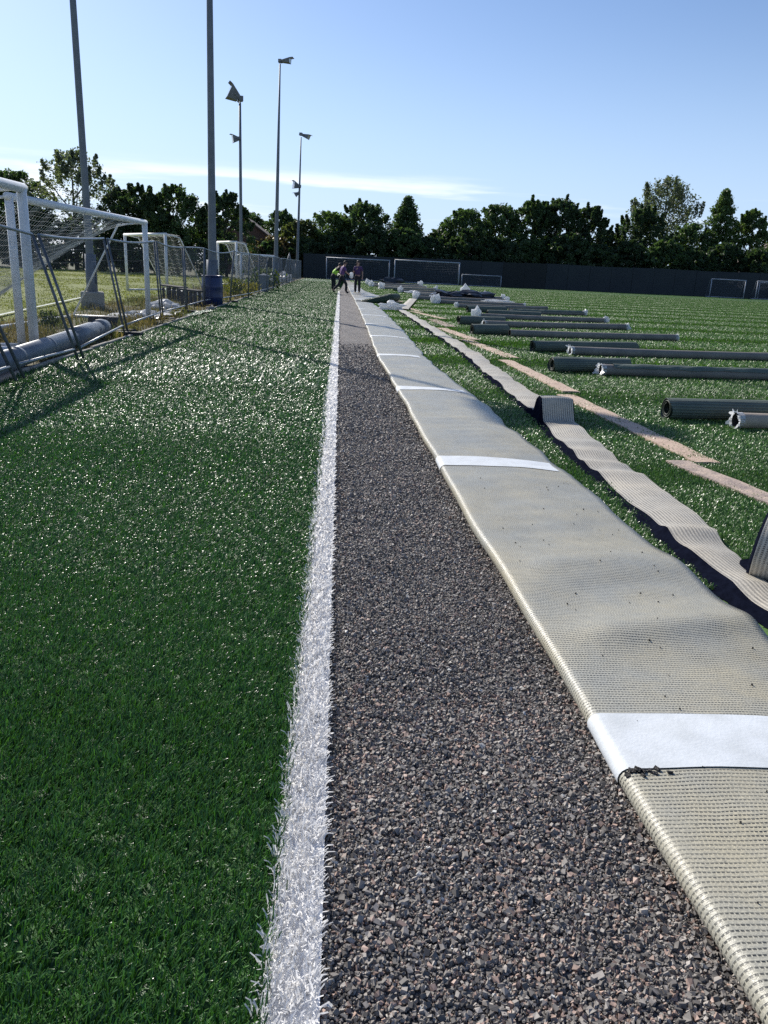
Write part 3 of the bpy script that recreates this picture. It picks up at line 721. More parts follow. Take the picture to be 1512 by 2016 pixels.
tag(crumple('white_film', (8.2, 42.2, .1), (.75, .2, .08), M['plastic_white'], None, 11), 'flat white film lying right of the black sheeting', 'plastic film')
tag(crumple('white_film', (5.2, 43.6, .1), (.55, .2, .09), M['plastic_white'], None, 12), 'white film scrap lying left of the black sheeting', 'plastic film')
tag(crumple('white_film', (4.75, 52.2, .1), (.5, .3, .1), M['plastic_white'], None, 13), 'white film heap on the turf beyond the black sheeting', 'plastic film')
tag(crumple('equipment_heap', (5.6, 86, .2), (1.1, .5, .38), M['plastic_black'], None, 15), 'small dark heap at the foot of the wide goals', 'heap')

# ------------------------------------------------------------------ metals and left side things
M['galv'] = mat('galvanised_steel', (.34, .36, .38), .42, (.26, .28, .30), 9, metal=.55, bump=.1)
M['galv_dark'] = mat('weathered_steel', (.15, .165, .185), .5, (.10, .11, .125), 7, metal=.4)
M['pole'] = mat('pole_steel', (.16, .18, .205), .55, (.125, .14, .165), 2.5, metal=.2)
M['white_paint'] = mat('white_goal_paint', (.78, .79, .80), .38, (.66, .67, .68), 5)
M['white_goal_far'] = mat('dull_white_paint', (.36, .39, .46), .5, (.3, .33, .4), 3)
M['net'] = mat('net_cord', (.62, .62, .60), .8)
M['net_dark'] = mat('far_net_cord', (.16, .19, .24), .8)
M['concrete'] = mat('concrete', (.36, .34, .30), .9, (.25, .235, .205), 6, bump=.6, bscale=40)
M['rubber'] = mat('black_rubber', (.022, .022, .023), .75, (.04, .038, .036), 9, bump=.4)
M['blue'] = mat('blue_plastic', (.012, .026, .105), .4, (.010, .02, .075), 4, bump=.05)
M['grey_bin'] = mat('grey_plastic', (.17, .20, .235), .5, (.13, .155, .185), 5)
M['dark_wood'] = mat('dark_wood', (.055, .043, .034), .8, (.03, .025, .022), 8, bump=.5)
M['pipe'] = mat('grey_pipe', (.20, .23, .275), .45, (.15, .175, .215), 4)
M['lamp'] = mat('lamp_housing', (.16, .17, .18), .5, (.12, .125, .13), 4)
M['glass'] = mat('lamp_glass', (.42, .45, .48), .15, (.36, .39, .42), 3)

# kerb stones along the turf edge, one by one
kerb = empty('kerb', (-4.06, 30, 0), 'concrete edging kerb along the left turf edge', 'kerb')
proto = None
y = 6.0
while y < 62:
    L = .915
    if proto is None:
        mb = MB(); mb.box((0, 0, 0), (.06, L-.012, .12), bev=.006); proto = mb.mesh('kerb_stone'); proto.materials.append(M['concrete'])
    o = bpy.data.objects.new('kerb_stone', proto); col.objects.link(o); o.parent = kerb; o.matrix_parent_inverse = Matrix.Translation(kerb.location).inverted()
    o.location = (-4.045+random.gauss(0, .008), y+L/2, -.016+random.gauss(0, .006)); o.rotation_euler = (random.gauss(0, .006), random.gauss(0, .03), random.gauss(0, .006))
    y += L

# ---- mesh fence panels (base x, y, lean of the top, top height)
J = [(-3.70, 5.9, -.80, 1.62), (-3.72, 9.45, -.72, 1.88), (-3.69, 11.6, -.50, 1.72), (-4.15, 15.9, -.30, 1.79), (-4.38, 20.2, -.10, 1.86),
     (-4.42, 23.6, -.04, 1.80), (-4.46, 27.0, .04, 1.84), (-4.10, 30.6, .16, 1.84), (-3.85, 34.4, .05, 1.82), (-3.76, 38.1, 0, 1.82), (-3.74, 41.9, 0, 1.80),
     (-3.73, 45.7, 0, 1.80), (-3.74, 49.5, .05, 1.80), (-3.76, 53.3, -.04, 1.80), (-3.76, 57.1, .02, 1.8), (-3.78, 60.9, 0, 1.8), (-3.80, 64.7, .03, 1.8), (-3.80, 68.5, -.03, 1.8),
     (-3.81, 72.3, 0, 1.8), (-3.82, 76.1, 0, 1.8), (-3.83, 79.9, 0, 1.8)]
sag = [0, 0, -.03, -.05, -.05, .01, -.10, -.02, -.03, -.04, -.02, .02, -.03, 0, -.02, 0, -.02, 0, 0, 0]
where = ['nearest leaning mesh fence panel, mostly out of frame at the left', 'leaning mesh fence panel over the grey pipe with a dark top rail', 'leaning mesh fence panel in front of the big white goal',
         'mesh fence panel leaning beside the right post of the big goal', 'mesh fence panel in front of the second white goal', 'mesh fence panel in front of the dark wooden crates',
         'mesh fence panel with a sagging top rail in front of the blue barrel', 'mesh fence panel just beyond the blue barrel', 'mesh fence panel in front of the steep side goal', 'mesh fence panel before the grey bin',
         'mesh fence panel right behind the grey bin', 'mesh fence panel first beyond the grey bin', 'mesh fence panel in front of the wide netted goal', 'mesh fence panel beside the tallest floodlight mast',
         'mesh fence panel in front of the white rubbish heap', 'mesh fence panel beyond the white rubbish heap', 'sixth mesh fence panel from the far end', 'fifth mesh fence panel from the far end', 'third mesh fence panel from the far end', 'last mesh fence panel at the far end of the row']
where[16] = 'fourth mesh fence panel from the far end'; where[17] = 'third mesh fence panel from the far end'; where[18] = 'second mesh fence panel from the far end'
foot_where = ['out of frame', 'dark rubber fence foot at the near left edge', 'dark rubber fence foot under the leaning joint by the pipe', 'dark rubber fence foot at the far end of the grey pipe', 'dark rubber fence foot by the white sheet', 'dark rubber fence foot just past the white sheet', 'dark rubber fence foot near the blue barrel', 'dark rubber fence foot beyond the blue barrel']
for i in range(len(J)-1):
    (xa, ya, la, za), (xb, yb, lb, zb) = J[i], J[i+1]; ya += .13 if i < 6 else .07; yb -= .11 if i < 6 else .05
    A0, A1, B0, B1 = Vector((xa, ya, .05)), Vector((xa+la, ya, za)), Vector((xb, yb, .05)), Vector((xb+lb, yb, zb))
    root = empty('mesh_fence', (xa, ya, 0), where[i], 'fence', 'mesh fence panels along the turf edge')
    near = i < 8; md = M['galv_dark']
    for q in ((A0, A1), (B0, B1)):
        mb = MB(); mb.tube([q[0], q[1]], .021, 8 if near else 5); mb.build('post', md, root, True)
    mid = (A1+B1)/2+Vector((0, 0, sag[i])); N = 8
    pts = [A1.lerp(B1, k/N)+Vector((0, 0, sag[i]*4*(k/N)*(1-k/N))) for k in range(N+1)]
    mb = MB(); mb.tube(pts, .021, 8 if near else 5); mb.build('top_rail', M['galv'], root, True)
    lo = lambda t_, h: A0.lerp(B0, t_).lerp(A1.lerp(B1, t_), h)
    mb = MB(); mb.tube([lo(0, .09)+Vector((.0, 0, 0)), lo(1, .09)], .019, 6); mb.build('bottom_rail', M['galv'], root, True)
    mb = MB(); nv = 62 if near else 40; wr = .0016 if near else .0022
    for k in range(1, nv):
        t_ = k/nv; tp = lo(t_, 1)+Vector((0, 0, sag[i]*4*t_*(1-t_))); mb.tube([lo(t_, .09), tp], wr, 3, False)
    for h in (.22, .36, .5, .64, .78, .9): mb.tube([lo(0, h), lo(.5, h)+Vector((0, 0, sag[i]*h)), lo(1, h)], wr, 3, False)
    mb.build('wire_mesh', md, root)['kind'] = 'stuff'
    if 2 < i < 8:
        mb = MB(); mb.box((xa-.02, ya-.06, .035), (.62, .22, .09), R(random.uniform(-8, 8)), bev=.015)
        o = mb.build('fence_foot', M['rubber']); tag(o, foot_where[i], 'fence foot', 'rubber fence feet')

# ---- floodlight masts
def lamp_head(parent, c, yaw, tilt, sc=1.0, flat=1.0, name='floodlight'):
    """wedge-shaped projector with visor, glass face and stirrup"""
    M_ = Matrix.Translation(c) @ Matrix.Rotation(yaw, 4, 'Z') @ Matrix.Rotation(tilt, 4, 'Y') @ Matrix.Diagonal((sc*(1.25 if flat < 1 else 1), sc, sc*flat, 1))
    V = [(0, -.16, -.13), (0, .16, -.13), (0, .16, .13), (0, -.16, .13), (.42, -.30, -.27), (.42, .30, -.27), (.46, .30, .30), (.46, -.30, .30), (.62, -.28, .33), (.62, .28, .33)]
    F = [(3, 2, 1, 0), (0, 1, 5, 4), (1, 2, 6, 5), (2, 3, 7, 6), (3, 0, 4, 7), (7, 6, 9, 8), (6, 7, 8, 9)]
    mb = MB(); mb.add([M_ @ Vector(v) for v in V], F); h = mb.build(name, M['lamp'], parent)
    mb = MB(); mb.add([M_ @ Vector(v) for v in [(.425, -.29, -.262), (.425, .29, -.262), (.457, .29, .292), (.457, -.29, .292)]], [(0, 1, 2, 3)]); mb.build('glass', M['glass'], h)
    mb = MB(); mb.tube([M_ @ Vector(v) for v in [(.2, -.33, 0), (-.12, -.30, -.05), (-.16, 0, -.1), (-.12, .30, -.05), (.2, .33, 0)]], .025*sc, 5); mb.build('bracket', M['galv_dark'], h)
    mb = MB(); mb.box(M_ @ Vector((-.09, 0, .05)), (.2*sc, .26*sc, .2*sc), yaw); mb.build('control_box', M['lamp'], h)
    return h
def mast(x, y, h, r0_, r1_, heads, label, lean=(0, 0), block=False):
    root = empty('floodlight_mast', (x, y, 0), label, 'floodlight', 'floodlight masts beside the pitch')
    mb = MB(); mb.tube([(x+lean[0]*k, y+lean[1]*k, h*k) for k in (0, .1, .3, .6, 1)], [r0_, r0_*.97, r0_*.85*.97+.0, r0_*.45+r1_*.55, r1_], 12); mb.build('pole', M['pole'], root, True)
    mb = MB(); mb.tube([(x, y, 0), (x, y, 1.5)], r0_*1.35, 12); mb.build('base_section', M['pole'], root, True)
    mb = MB(); mb.box((x+r0_*1.3, y-.02, .95), (.03, .16, .5), .3); mb.build('access_door', M['galv_dark'], root)
    if block:
        mb = MB(); mb.box((x, y, .22), (.62, .62, .52), .25, bev=.03); mb.build('concrete_base', M['concrete'], root)
    for (z, yaw, tilt, sc, *fl_) in heads:
        k = z/h; lamp_head(root, (x+lean[0]*k+math.cos(yaw)*.12, y+lean[1]*k+math.sin(yaw)*.12, z), yaw, tilt, sc, *fl_)
    return root
mast(-7.05, 23.6, 12.2, .115, .06, [(12.4, R(180), R(18), 1.3), (12.4, R(-20), R(15), 1.3)], 'left most tall grey mast standing on a square concrete block', (-.05, 0), True)
mast(-4.55, 29.4, 14.6, .15, .07, [(14.6, R(0), R(10), 1.3)], 'thick tall grey mast behind the blue barrel', (.12, 0))
mast(-6.68, 55.7, 11.1, .12, .075, [(11.35, R(196), R(-30), 1.5), (9.0, R(196), R(5), .85)], 'shorter mast with a big tilted lamp and a small lamp on its left', (0, 0))
mast(-4.70, 59.6, 14.3, .16, .05, [(14.45, R(-10), R(-4), 1.05, .5)], 'tallest looking thin mast with one flat lamp pointing right', (.25, 0))
mast(-4.70, 89.0, 14.0, .16, .06, [(14.2, R(-15), R(16), 1.35, .6), (9.25, R(200), R(-12), 1.25), (8.6, R(185), R(30), .9)], 'farthest mast with one lamp on top and two lamps half way down', (.25, 0))

# ---- goals and nets
def net(parent, S, nu, nv, r, material, name='net'):
    """S(u,v) -> point; strands along both directions, one mesh"""
    mb = MB()
    for i in range(nu+1): mb.tube([S(i/nu, k/12) for k in range(13)], r, 3, False)
    for j in range(nv+1): mb.tube([S(k/24, j/nv) for k in range(25)], r, 3, False)
    o = mb.build(name, material, parent); o['kind'] = 'stuff'; return o
def goal(P, Q, h, depth, label, r=.06, white=None, netm=None, cells=(40, 16), S=None, nr=.0022, sub=.8, cat='goal', group='goals beside and behind the pitch', basebar=True):
    """posts at ground points P and Q; depth = vector from the goal line to the back"""
    white = white or M['white_paint']; P, Q, D = Vector((*P, 0)), Vector((*Q, 0)), Vector((*depth, 0)); Z = Vector((0, 0, h))
    root = empty('goal', (P+Q)/2, label, cat, group)
    for a in (P, Q):
        mb = MB(); mb.tube([a, a+Z], r, 10); mb.build('post', white, root, True)
    mb = MB(); d = (Q-P).normalized(); mb.tube([P+Z-d*r, Q+Z+d*r], r, 10); mb.build('crossbar', white, root, True)
    for a in (P, Q):
        if basebar:
            mb = MB(); mb.tube([a+Vector((0, 0, r*.8)), a+D+Vector((0, 0, r*.8))], r*.75, 8); mb.build('base_bar', white, root, True)
        mb = MB(); mb.tube([a+Z, a+Z*.96+D*.35, a+D+Vector((0, 0, .1))], r*.4, 6); mb.build('stay', white, root, True)
    if basebar:
        mb = MB(); mb.tube([P+D+Vector((0, 0, r)), Q+D+Vector((0, 0, r))], r*.7, 8); mb.build('back_bar', white, root, True)
    if S is None:
        def S(u, v):
            a = P.lerp(Q, u)
            if v < .3: q = a+Z+D*(sub*v/.3*.45)-Vector((0, 0, .06*math.sin(math.pi*u)*v/.3))
            else: w = (v-.3)/.7; q = a+Z*(1-w)+D*(sub*.45+(1-sub*.45)*w)-Vector((0, 0, .12*math.sin(math.pi*w)*math.sin(math.pi*u)))
            return q+Vector((.01, .01, .03))*math.sin(u*40+v*9)
    if netm is not False: net(root, S, cells[0], cells[1], nr, netm or M['net'])
    return root

def S2(u, v):
    top_ = Vector((-4.95+.30*u, 12.95+6.1*u, 2.22-.05*math.sin(u*60)*.4))
    Lc = Vector((-5.5, 12.95, 1.6)).lerp(Vector((-6.9, 13.2, .35)), v)
    Ec = Vector((-5.00, 17.15, 1.92)) if v < .35 else Vector((-5.00, 17.15, 1.92)).lerp(Vector((-6.6, 15.6, .5)), (v-.35)/.65)
    bot = Lc.lerp(Ec, u); q = top_.lerp(bot, min(1, v*1.9)) if v < .53 else bot
    return q+Vector((0, .02*math.sin(v*25+u*12), -.32*math.sin(math.pi*min(1, u*1.05))*v*(1-.5*v)))
goal((-5.02, 12.95), (-4.66, 20.0), 2.27, (-1.7, -.3), 'big white goal along the fence with gathered net and thick posts', .062, S=S2, cells=(64, 26))
goal((-4.68, 5.1), (-4.60, 12.35), 2.36, (-1.8, 0), 'nearest white goal, only its right post and crossbar end in view', .07, cells=(60, 26))
goal((-9.55, 37.2), (-6.95, 33.2), 2.38, (1.2, 2.0), 'second white goal on the field edge with net behind its right post', .06, cells=(50, 20), nr=.004)
goal((-6.1, 48.5), (-7.6, 51.5), 2.55, (1.4, .9), 'steep side goal standing turned beside the thick mast', .07, cells=(40, 20), nr=.006)
goal((-5.6, 46.5), (-3.98, 48.9), 1.88, (-.9, .9), 'low netted goal between the grey bin and the masts', .05, cells=(40, 18), nr=.006)
FW = M['white_goal_far']
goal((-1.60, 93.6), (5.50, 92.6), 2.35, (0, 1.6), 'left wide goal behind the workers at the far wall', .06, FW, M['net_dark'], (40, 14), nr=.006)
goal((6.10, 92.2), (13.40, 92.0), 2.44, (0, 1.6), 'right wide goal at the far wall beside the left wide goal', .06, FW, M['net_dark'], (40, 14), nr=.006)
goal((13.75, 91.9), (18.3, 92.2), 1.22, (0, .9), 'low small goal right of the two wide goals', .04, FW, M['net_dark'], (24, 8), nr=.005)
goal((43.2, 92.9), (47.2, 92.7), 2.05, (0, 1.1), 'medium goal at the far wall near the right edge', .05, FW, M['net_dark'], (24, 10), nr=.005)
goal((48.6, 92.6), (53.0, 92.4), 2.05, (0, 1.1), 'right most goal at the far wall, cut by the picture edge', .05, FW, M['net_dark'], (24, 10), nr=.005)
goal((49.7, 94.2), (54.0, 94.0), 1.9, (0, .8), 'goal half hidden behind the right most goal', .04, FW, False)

# ---- big pipe, blocks, barrel, bin, crates, sheet
pp = empty('steel_pipe', (-4.35, 12, 0), 'thick grey pipe lying along the foot of the fence', 'pipe')
pt = lambda t_, z=.17: Vector((-4.02-.52*t_, 8.2+7.6*t_, z))
mb = MB(); mb.tube([pt(0), pt(1)], .135, 20); mb.build('pipe_wall', M['pipe'], pp, True)
for a, b_, rr_ in ((.30, .315, .140), (.68, .86, .158), (.93, .97, .160), (.49, .50, .139)):
    mb = MB(); mb.tube([pt(a), pt(b_)], rr_, 20); mb.build('pipe_collar', M['pipe'], pp, True)
mb = MB(); mb.tube([pt(.972), pt(1.01)], .12, 16); mb.build('pipe_end', M['rubber'], pp, True)
for (x, y, s, rz, lb) in ((-5.0, 17.4, (.6, .35, .26), .2, 'black rubber block at the far end of the grey pipe'), (-4.3, 16.3, (.5, .22, .10), .9, 'flat dark block lying on the turf edge beyond the pipe')):
    mb = MB(); mb.box((x, y, s[2]/2-.01), s, rz, bev=.02); tag(mb.build('rubber_block', M['rubber']), lb, 'block')
bar = empty('barrel', (-4.36, 28.1, 0), 'dark blue plastic barrel in front of the thick mast', 'barrel')
mb = MB(); mb.lathe((-4.36, 28.1, 0), [(.31, 0), (.345, .03), (.355, .25), (.368, .29), (.355, .33), (.355, .58), (.368, .62), (.355, .66), (.345, .93), (.32, .97)], 24); mb.build('drum', M['blue'], bar, True)
mb = MB(); mb.lathe((-4.36, 28.1, .95), [(.36, 0), (.365, .02), (.36, .045), (.28, .05), (.275, .035)], 24); mb.build('lid', M['blue'], bar, True)
bn = empty('litter_bin', (-4.02, 43.3, 0), 'tall grey litter bin with a lid beside the fence', 'bin')
mb = MB(); mb.add([(-4.02+a*.20, 43.3+b*.2, 0) for a, b in ((-1, -1), (1, -1), (1, 1), (-1, 1))]+[(-4.02+a*.26, 43.3+b*.26, .80) for a, b in ((-1, -1), (1, -1), (1, 1), (-1, 1))], [(3, 2, 1, 0), (4, 5, 6, 7), (0, 1, 5, 4), (1, 2, 6, 5), (2, 3, 7, 6), (3, 0, 4, 7)]); mb.build('bin_body', M['grey_bin'], bn)
mb = MB(); mb.box((-4.02, 43.3, .83), (.58, .58, .05), bev=.01); mb.add([(-4.02+a*.27, 43.3+b*.27, .857) for a, b in ((-1, -1), (1, -1), (1, 1), (-1, 1))]+[(-4.02, 43.3, .95)], [(0, 1, 4), (1, 2, 4), (2, 3, 4), (3, 0, 4)]); mb.build('lid', M['grey_bin'], bn)
for (x, y, L, h, rz, lb) in ((-6.0, 29.8, .75, .52, -.35, 'left dark slatted wooden crate behind the fence'), (-5.0, 27.6, .6, .5, -.2, 'right dark slatted wooden crate near the blue barrel')):
    o = empty('wooden_crate', (x, y, 0), lb, 'crate')
    Rz = Matrix.Translation((x, y, 0)) @ Matrix.Rotation(rz, 4, 'Z')
    mb = MB(); mb.box(Rz @ Vector((0, 0, h)), (L+.1, .55, .05), rz, Matrix.Rotation(.06, 4, 'Y')); mb.build('top_board', M['dark_wood'], o)
    for k in range(4):
        for sy in (-.22, .22):
            mb = MB(); mb.box(Rz @ Vector((-L/2+.08+k*(L-.16)/3, sy, h/2-.02)), (.09, .03, h-.05), rz); mb.build('slat', M['dark_wood'], o)
def cloth(name, cx, cy, sx, sy, material, seed, amp, label, cat, z=.03):
    n = 22; rr = random.Random(seed); ph = [rr.uniform(0, 6) for _ in range(8)]; V = []
    for j in range(n+1):
        for i in range(n+1):
            u, v = i/n-.5, j/n-.5; e = .06*math.sin(8*v+ph[0])*(abs(u) > .4)+.05*math.sin(9*u+ph[1])*(abs(v) > .4)
            V.append((cx+sx*(u+e)+.1*v, cy+sy*(v+e), z+amp*(abs(math.sin(7*u+ph[2]+3*v))*abs(math.sin(5*v+ph[3]-2*u))+.5*abs(math.sin(13*u+ph[4])*math.sin(11*v+ph[5])))))
    F = [(j*(n+1)+i, j*(n+1)+i+1, (j+1)*(n+1)+i+1, (j+1)*(n+1)+i) for j in range(n) for i in range(n)]
    mb = MB(); mb.add(V, F); o = mb.build(name, material); tag(o, label, cat); return o
cloth('plastic_sheet', -4.95, 21.3, 1.1, 2.6, M['plastic_white'], 3, .10, 'crumpled pale plastic sheet lying on the verge by the goal', 'plastic sheet')
tag(crumple('white_bag', (-5.15, 24.3, .14), (.36, .45, .17), M['plastic_white'], None, 21), 'crumpled white bag next to the plastic sheet', 'bag')
tag(crumple('stone', (-4.0, 25.4, .05), (.14, .12, .08), M['concrete'], None, 22, 2), 'pale lump of stone on the turf edge before the barrel', 'stone')
pk = MB(); pk.box((-3.98, 9.0, .03), (.14, 1.9, .07), R(3), bev=.008); tag(pk.build('timber', M['board2']), 'short weathered timber on the turf edge at the left', 'timber')
cloth('turf_scrap', -4.0, 23.2, .3, 2.4, M['turf'], 5, .03, 'flat green turf scrap lying on the kerb edge', 'turf scrap')
for k, (x, y, sz, lb) in enumerate([(-5.2, 63.5, (.6, .8, .35), 'left part of the white rubbish heap behind the far fence'), (-4.6, 66.5, (.55, .9, .45), 'larger white rubbish bag heap behind the far fence'), (-4.9, 60.9, (.4, .5, .28), 'small white bag in front of the rubbish heap')]):
    tag(crumple('rubbish_bag', (x, y, sz[2]*.7), sz, M['plastic_white'], None, 40+k), lb, 'bag')
o = empty('trestle', (-4.35, 70, 0), 'thin A shaped trestle frame rising behind the far fence', 'trestle')
for a, b_ in (((-5.0, 70, 0), (-4.35, 70, 2.35)), ((-3.95, 70, 0), (-4.35, 70, 2.35))):
    mb = MB(); mb.tube([a, b_], .035, 6); mb.build('leg', M['galv'], o, True)
# painted line of the grass field
M['field_line'] = mat('field_line_paint', (.62, .64, .60), .8, (.4, .44, .35), 4)
mb = MB(); pts = [(-7.05, 13), (-7.5, 16.5), (-7.95, 19.5), (-8.35, 23), (-9.1, 30)]
mb.add([(x-.05, y, .05) for x, y in pts]+[(x+.06, y, .05) for x, y in pts], [(i, i+5, i+6, i+1) for i in range(4)])
mb.build('field_line', M['field_line'])['kind'] = 'structure'

# ---- weeds and rough grass on the verge and field (stuff)
def rough_grass():
    out = []
    for (x0, x1, y0, y1, n, h, w, cols_, lab) in [(-7.3, -4.1, 8, 16, 16000, .11, .010, 0, ''), (-7.3, -4.1, 16, 32, 15000, .13, .014, 0, ''), (-7.3, -4.1, 32, 66, 9000, .16, .028, 0, ''),
                                           (-14, -7.0, 11, 26, 26000, .03, .014, 1, ''), (-26, -7.2, 26, 50, 22000, .035, .035, 1, ''), (-36, -7.0, 50, 78, 20000, .04, .05, 1, '')]:
        x = rng.uniform(x0, x1, n); y = rng.uniform(y0, y1, n)
        pat = np.sin(x*2.1+1.3*np.sin(y*.9))*np.sin(y*1.3+x)+.5*np.sin(x*5+y*4)
        if cols_ == 0:
            keep = rng.random(n) < .45+.35*pat; x, y, pat = x[keep], y[keep], pat[keep]
            a, b, c = np.array([.16, .13, .06]), np.array([.08, .105, .03]), np.array([.25, .20, .10])
            q = rng.random(len(x)); t_ = np.clip(.5+.5*np.sin(x*1.7+y*.8)+rng.normal(0, .25, len(x)), 0, 1)[:, None]
            cc = a*t_+b*(1-t_); cc[q > .8] = c
        else:
            cc = np.array([.22, .25, .05])*rng.uniform(.7, 1.25, len(x))[:, None]
        n = len(x); hh = h*rng.uniform(.5, 1.5, n)*(1+.4*np.clip(pat, -1, 1))
        out.append(link('g', blades('g', np.stack([x, y, np.full(n, -.01)], 1), hh, w*rng.uniform(.6, 1.3, n), rng.uniform(0, 6.28, n), rng.uniform(.1, 1.1, n), rng.normal(0, .6, n), cc*rng.uniform(.7, 1.2, n)[:, None], None), M['weed']))
    join(out, 'rough_grass', 'rough dry grass and weeds on the verge and the field')
M['weed'] = leafy('weed_blade', 'col', rough=.6, trans=.4, tc=(1.1, 1.1, .6), spec=.3)
rough_grass()
def weed_plant(x, y, h, n, label, seed, c):
    rr = np.random.default_rng(seed); o = empty('weed_plant', (x, y, 0), label, 'plant', 'weeds along the fence')
    P = np.stack([x+rr.normal(0, h*.35, n), y+rr.normal(0, h*.45, n), h*rr.uniform(.05, .95, n)], 1)
    c_ = np.array(c)*rr.uniform(.6, 1.3, (n, 1))
    link('leaves', blades('leaves', P, np.full(n, h*.2)*rr.uniform(.6, 1.4, n), np.full(n, h*.10), rr.uniform(0, 6.28, n), rr.uniform(.5, 1.7, n), rr.normal(0, .5, n), c_, None), M['weed'], o)
    mb = MB()
    for k in range(7):
        q = P[rr.integers(0, n)]; mb.tube([(x+rr.normal(0, .05), y+rr.normal(0, .05), -.02), (q[0], q[1], h*rr.uniform(.6, 1))], .006, 3, False)
    s_ = mb.build('stems', M['dark_wood'], o); s_['kind'] = 'stuff'
weed_plant(-4.5, 35.3, .75, 260, 'yellow green weed clump just beyond the barrel fence', 1, (.16, .18, .02))
weed_plant(-4.15, 37.2, .55, 200, 'low yellow flowering weed at the foot of the fence', 2, (.22, .2, .02))
weed_plant(-4.35, 46.6, 1.1, 300, 'tall green weed beside the grey bin', 3, (.09, .13, .03))
weed_plant(-4.3, 40.4, .5, 160, 'small yellow weed in front of the grey bin', 4, (.2, .19, .03))
weed_plant(-6.3, 14.6, .3, 260, 'leafy green weed patch left of the goal post', 5, (.07, .1, .03))
weed_plant(-6.0, 17.0, .32, 260, 'leafy weed patch between pipe and concrete block', 6, (.08, .11, .03))
weed_plant(-5.6, 13.4, .28, 200, 'brownish weed patch beside the thick goal posts', 7, (.13, .12, .05))

# ------------------------------------------------------------------ far wall
M['screen'] = mat('green_screen_panel', (.026, .034, .040), .85, (.02, .027, .034), .5)
M['screen_dark'] = mat('dark_screen_panel', (.016, .02, .022), .85)
wall = empty('boundary_fence', (30, 95.6, 0), 'long dark solid boundary fence along the far end of the pitch', 'fence')
pw = 2.6; nwall = 33
for k in range(nwall):
    x = -4.3+pw*k; h = 2.72+.04*math.sin(k*1.3)+.012*k
    mb = MB(); mb.box((x+pw/2, 95.6+.02*math.sin(k*2), h/2), (pw-.03, .06, h)); mb.build('panel', M['screen_dark'] if k in (9, 10) else M['screen'], wall)
    mb = MB(); mb.box((x, 95.68, (h+.1)/2), (.12, .12, h+.1)); mb.build('post', M['screen_dark'], wall)

# ------------------------------------------------------------------ trees
M['bark'] = mat('bark', (.06, .048, .036), .95, (.035, .03, .024), 3, bump=.8, bscale=12)
def leafmat(name, c, c2):
    m = leafy(name, 'col', rough=.5, trans=.45, tc=(1.1, 1.25, .5), spec=.35); return m
M['leaf'] = leafmat('leaf', 0, 0)
LEAF = {'dark': (.054, .086, .042), 'mid': (.074, .118, .050), 'bright': (.10, .15, .056), 'olive': (.095, .11, .046), 'grey': (.14, .16, .115), 'rust': (.14, .10, .06)}
def foliage(centres, radii, per, size, c, rr, droop=0., squash=.8):
    n = len(centres)*per; ci = np.repeat(np.arange(len(centres)), per)
    d = rr.normal(size=(n, 3)); d /= np.linalg.norm(d, axis=1)[:, None]; rad = rr.random(n)**.45
    P = centres[ci]+d*(radii[ci]*rad)[:, None]*np.array([1, 1, squash])
    if droop: P[:, 2] -= droop*rr.random(n)**1.5
    s = size*rr.uniform(.55, 1.35, n)
    a = rr.normal(size=(n, 3)); a /= np.linalg.norm(a, axis=1)[:, None]; b = np.cross(a, rr.normal(size=(n, 3))); b /= np.linalg.norm(b, axis=1)[:, None]
    a *= (s*.5)[:, None]; b *= (s*.32)[:, None]
    V = np.stack([P-a, P+b*.9-a*.1, P+a, P-b-a*.1], 1).reshape(-1, 3)
    F = np.arange(n)[:, None]*4+np.array([[0, 1, 2, 3]])
    tint = (rr.uniform(.75, 1.25, len(centres))[ci]*rr.uniform(.7, 1.35, n))[:, None]
    return np_mesh('crown', V, F, np.repeat(np.array(c)*tint, 4, 0))
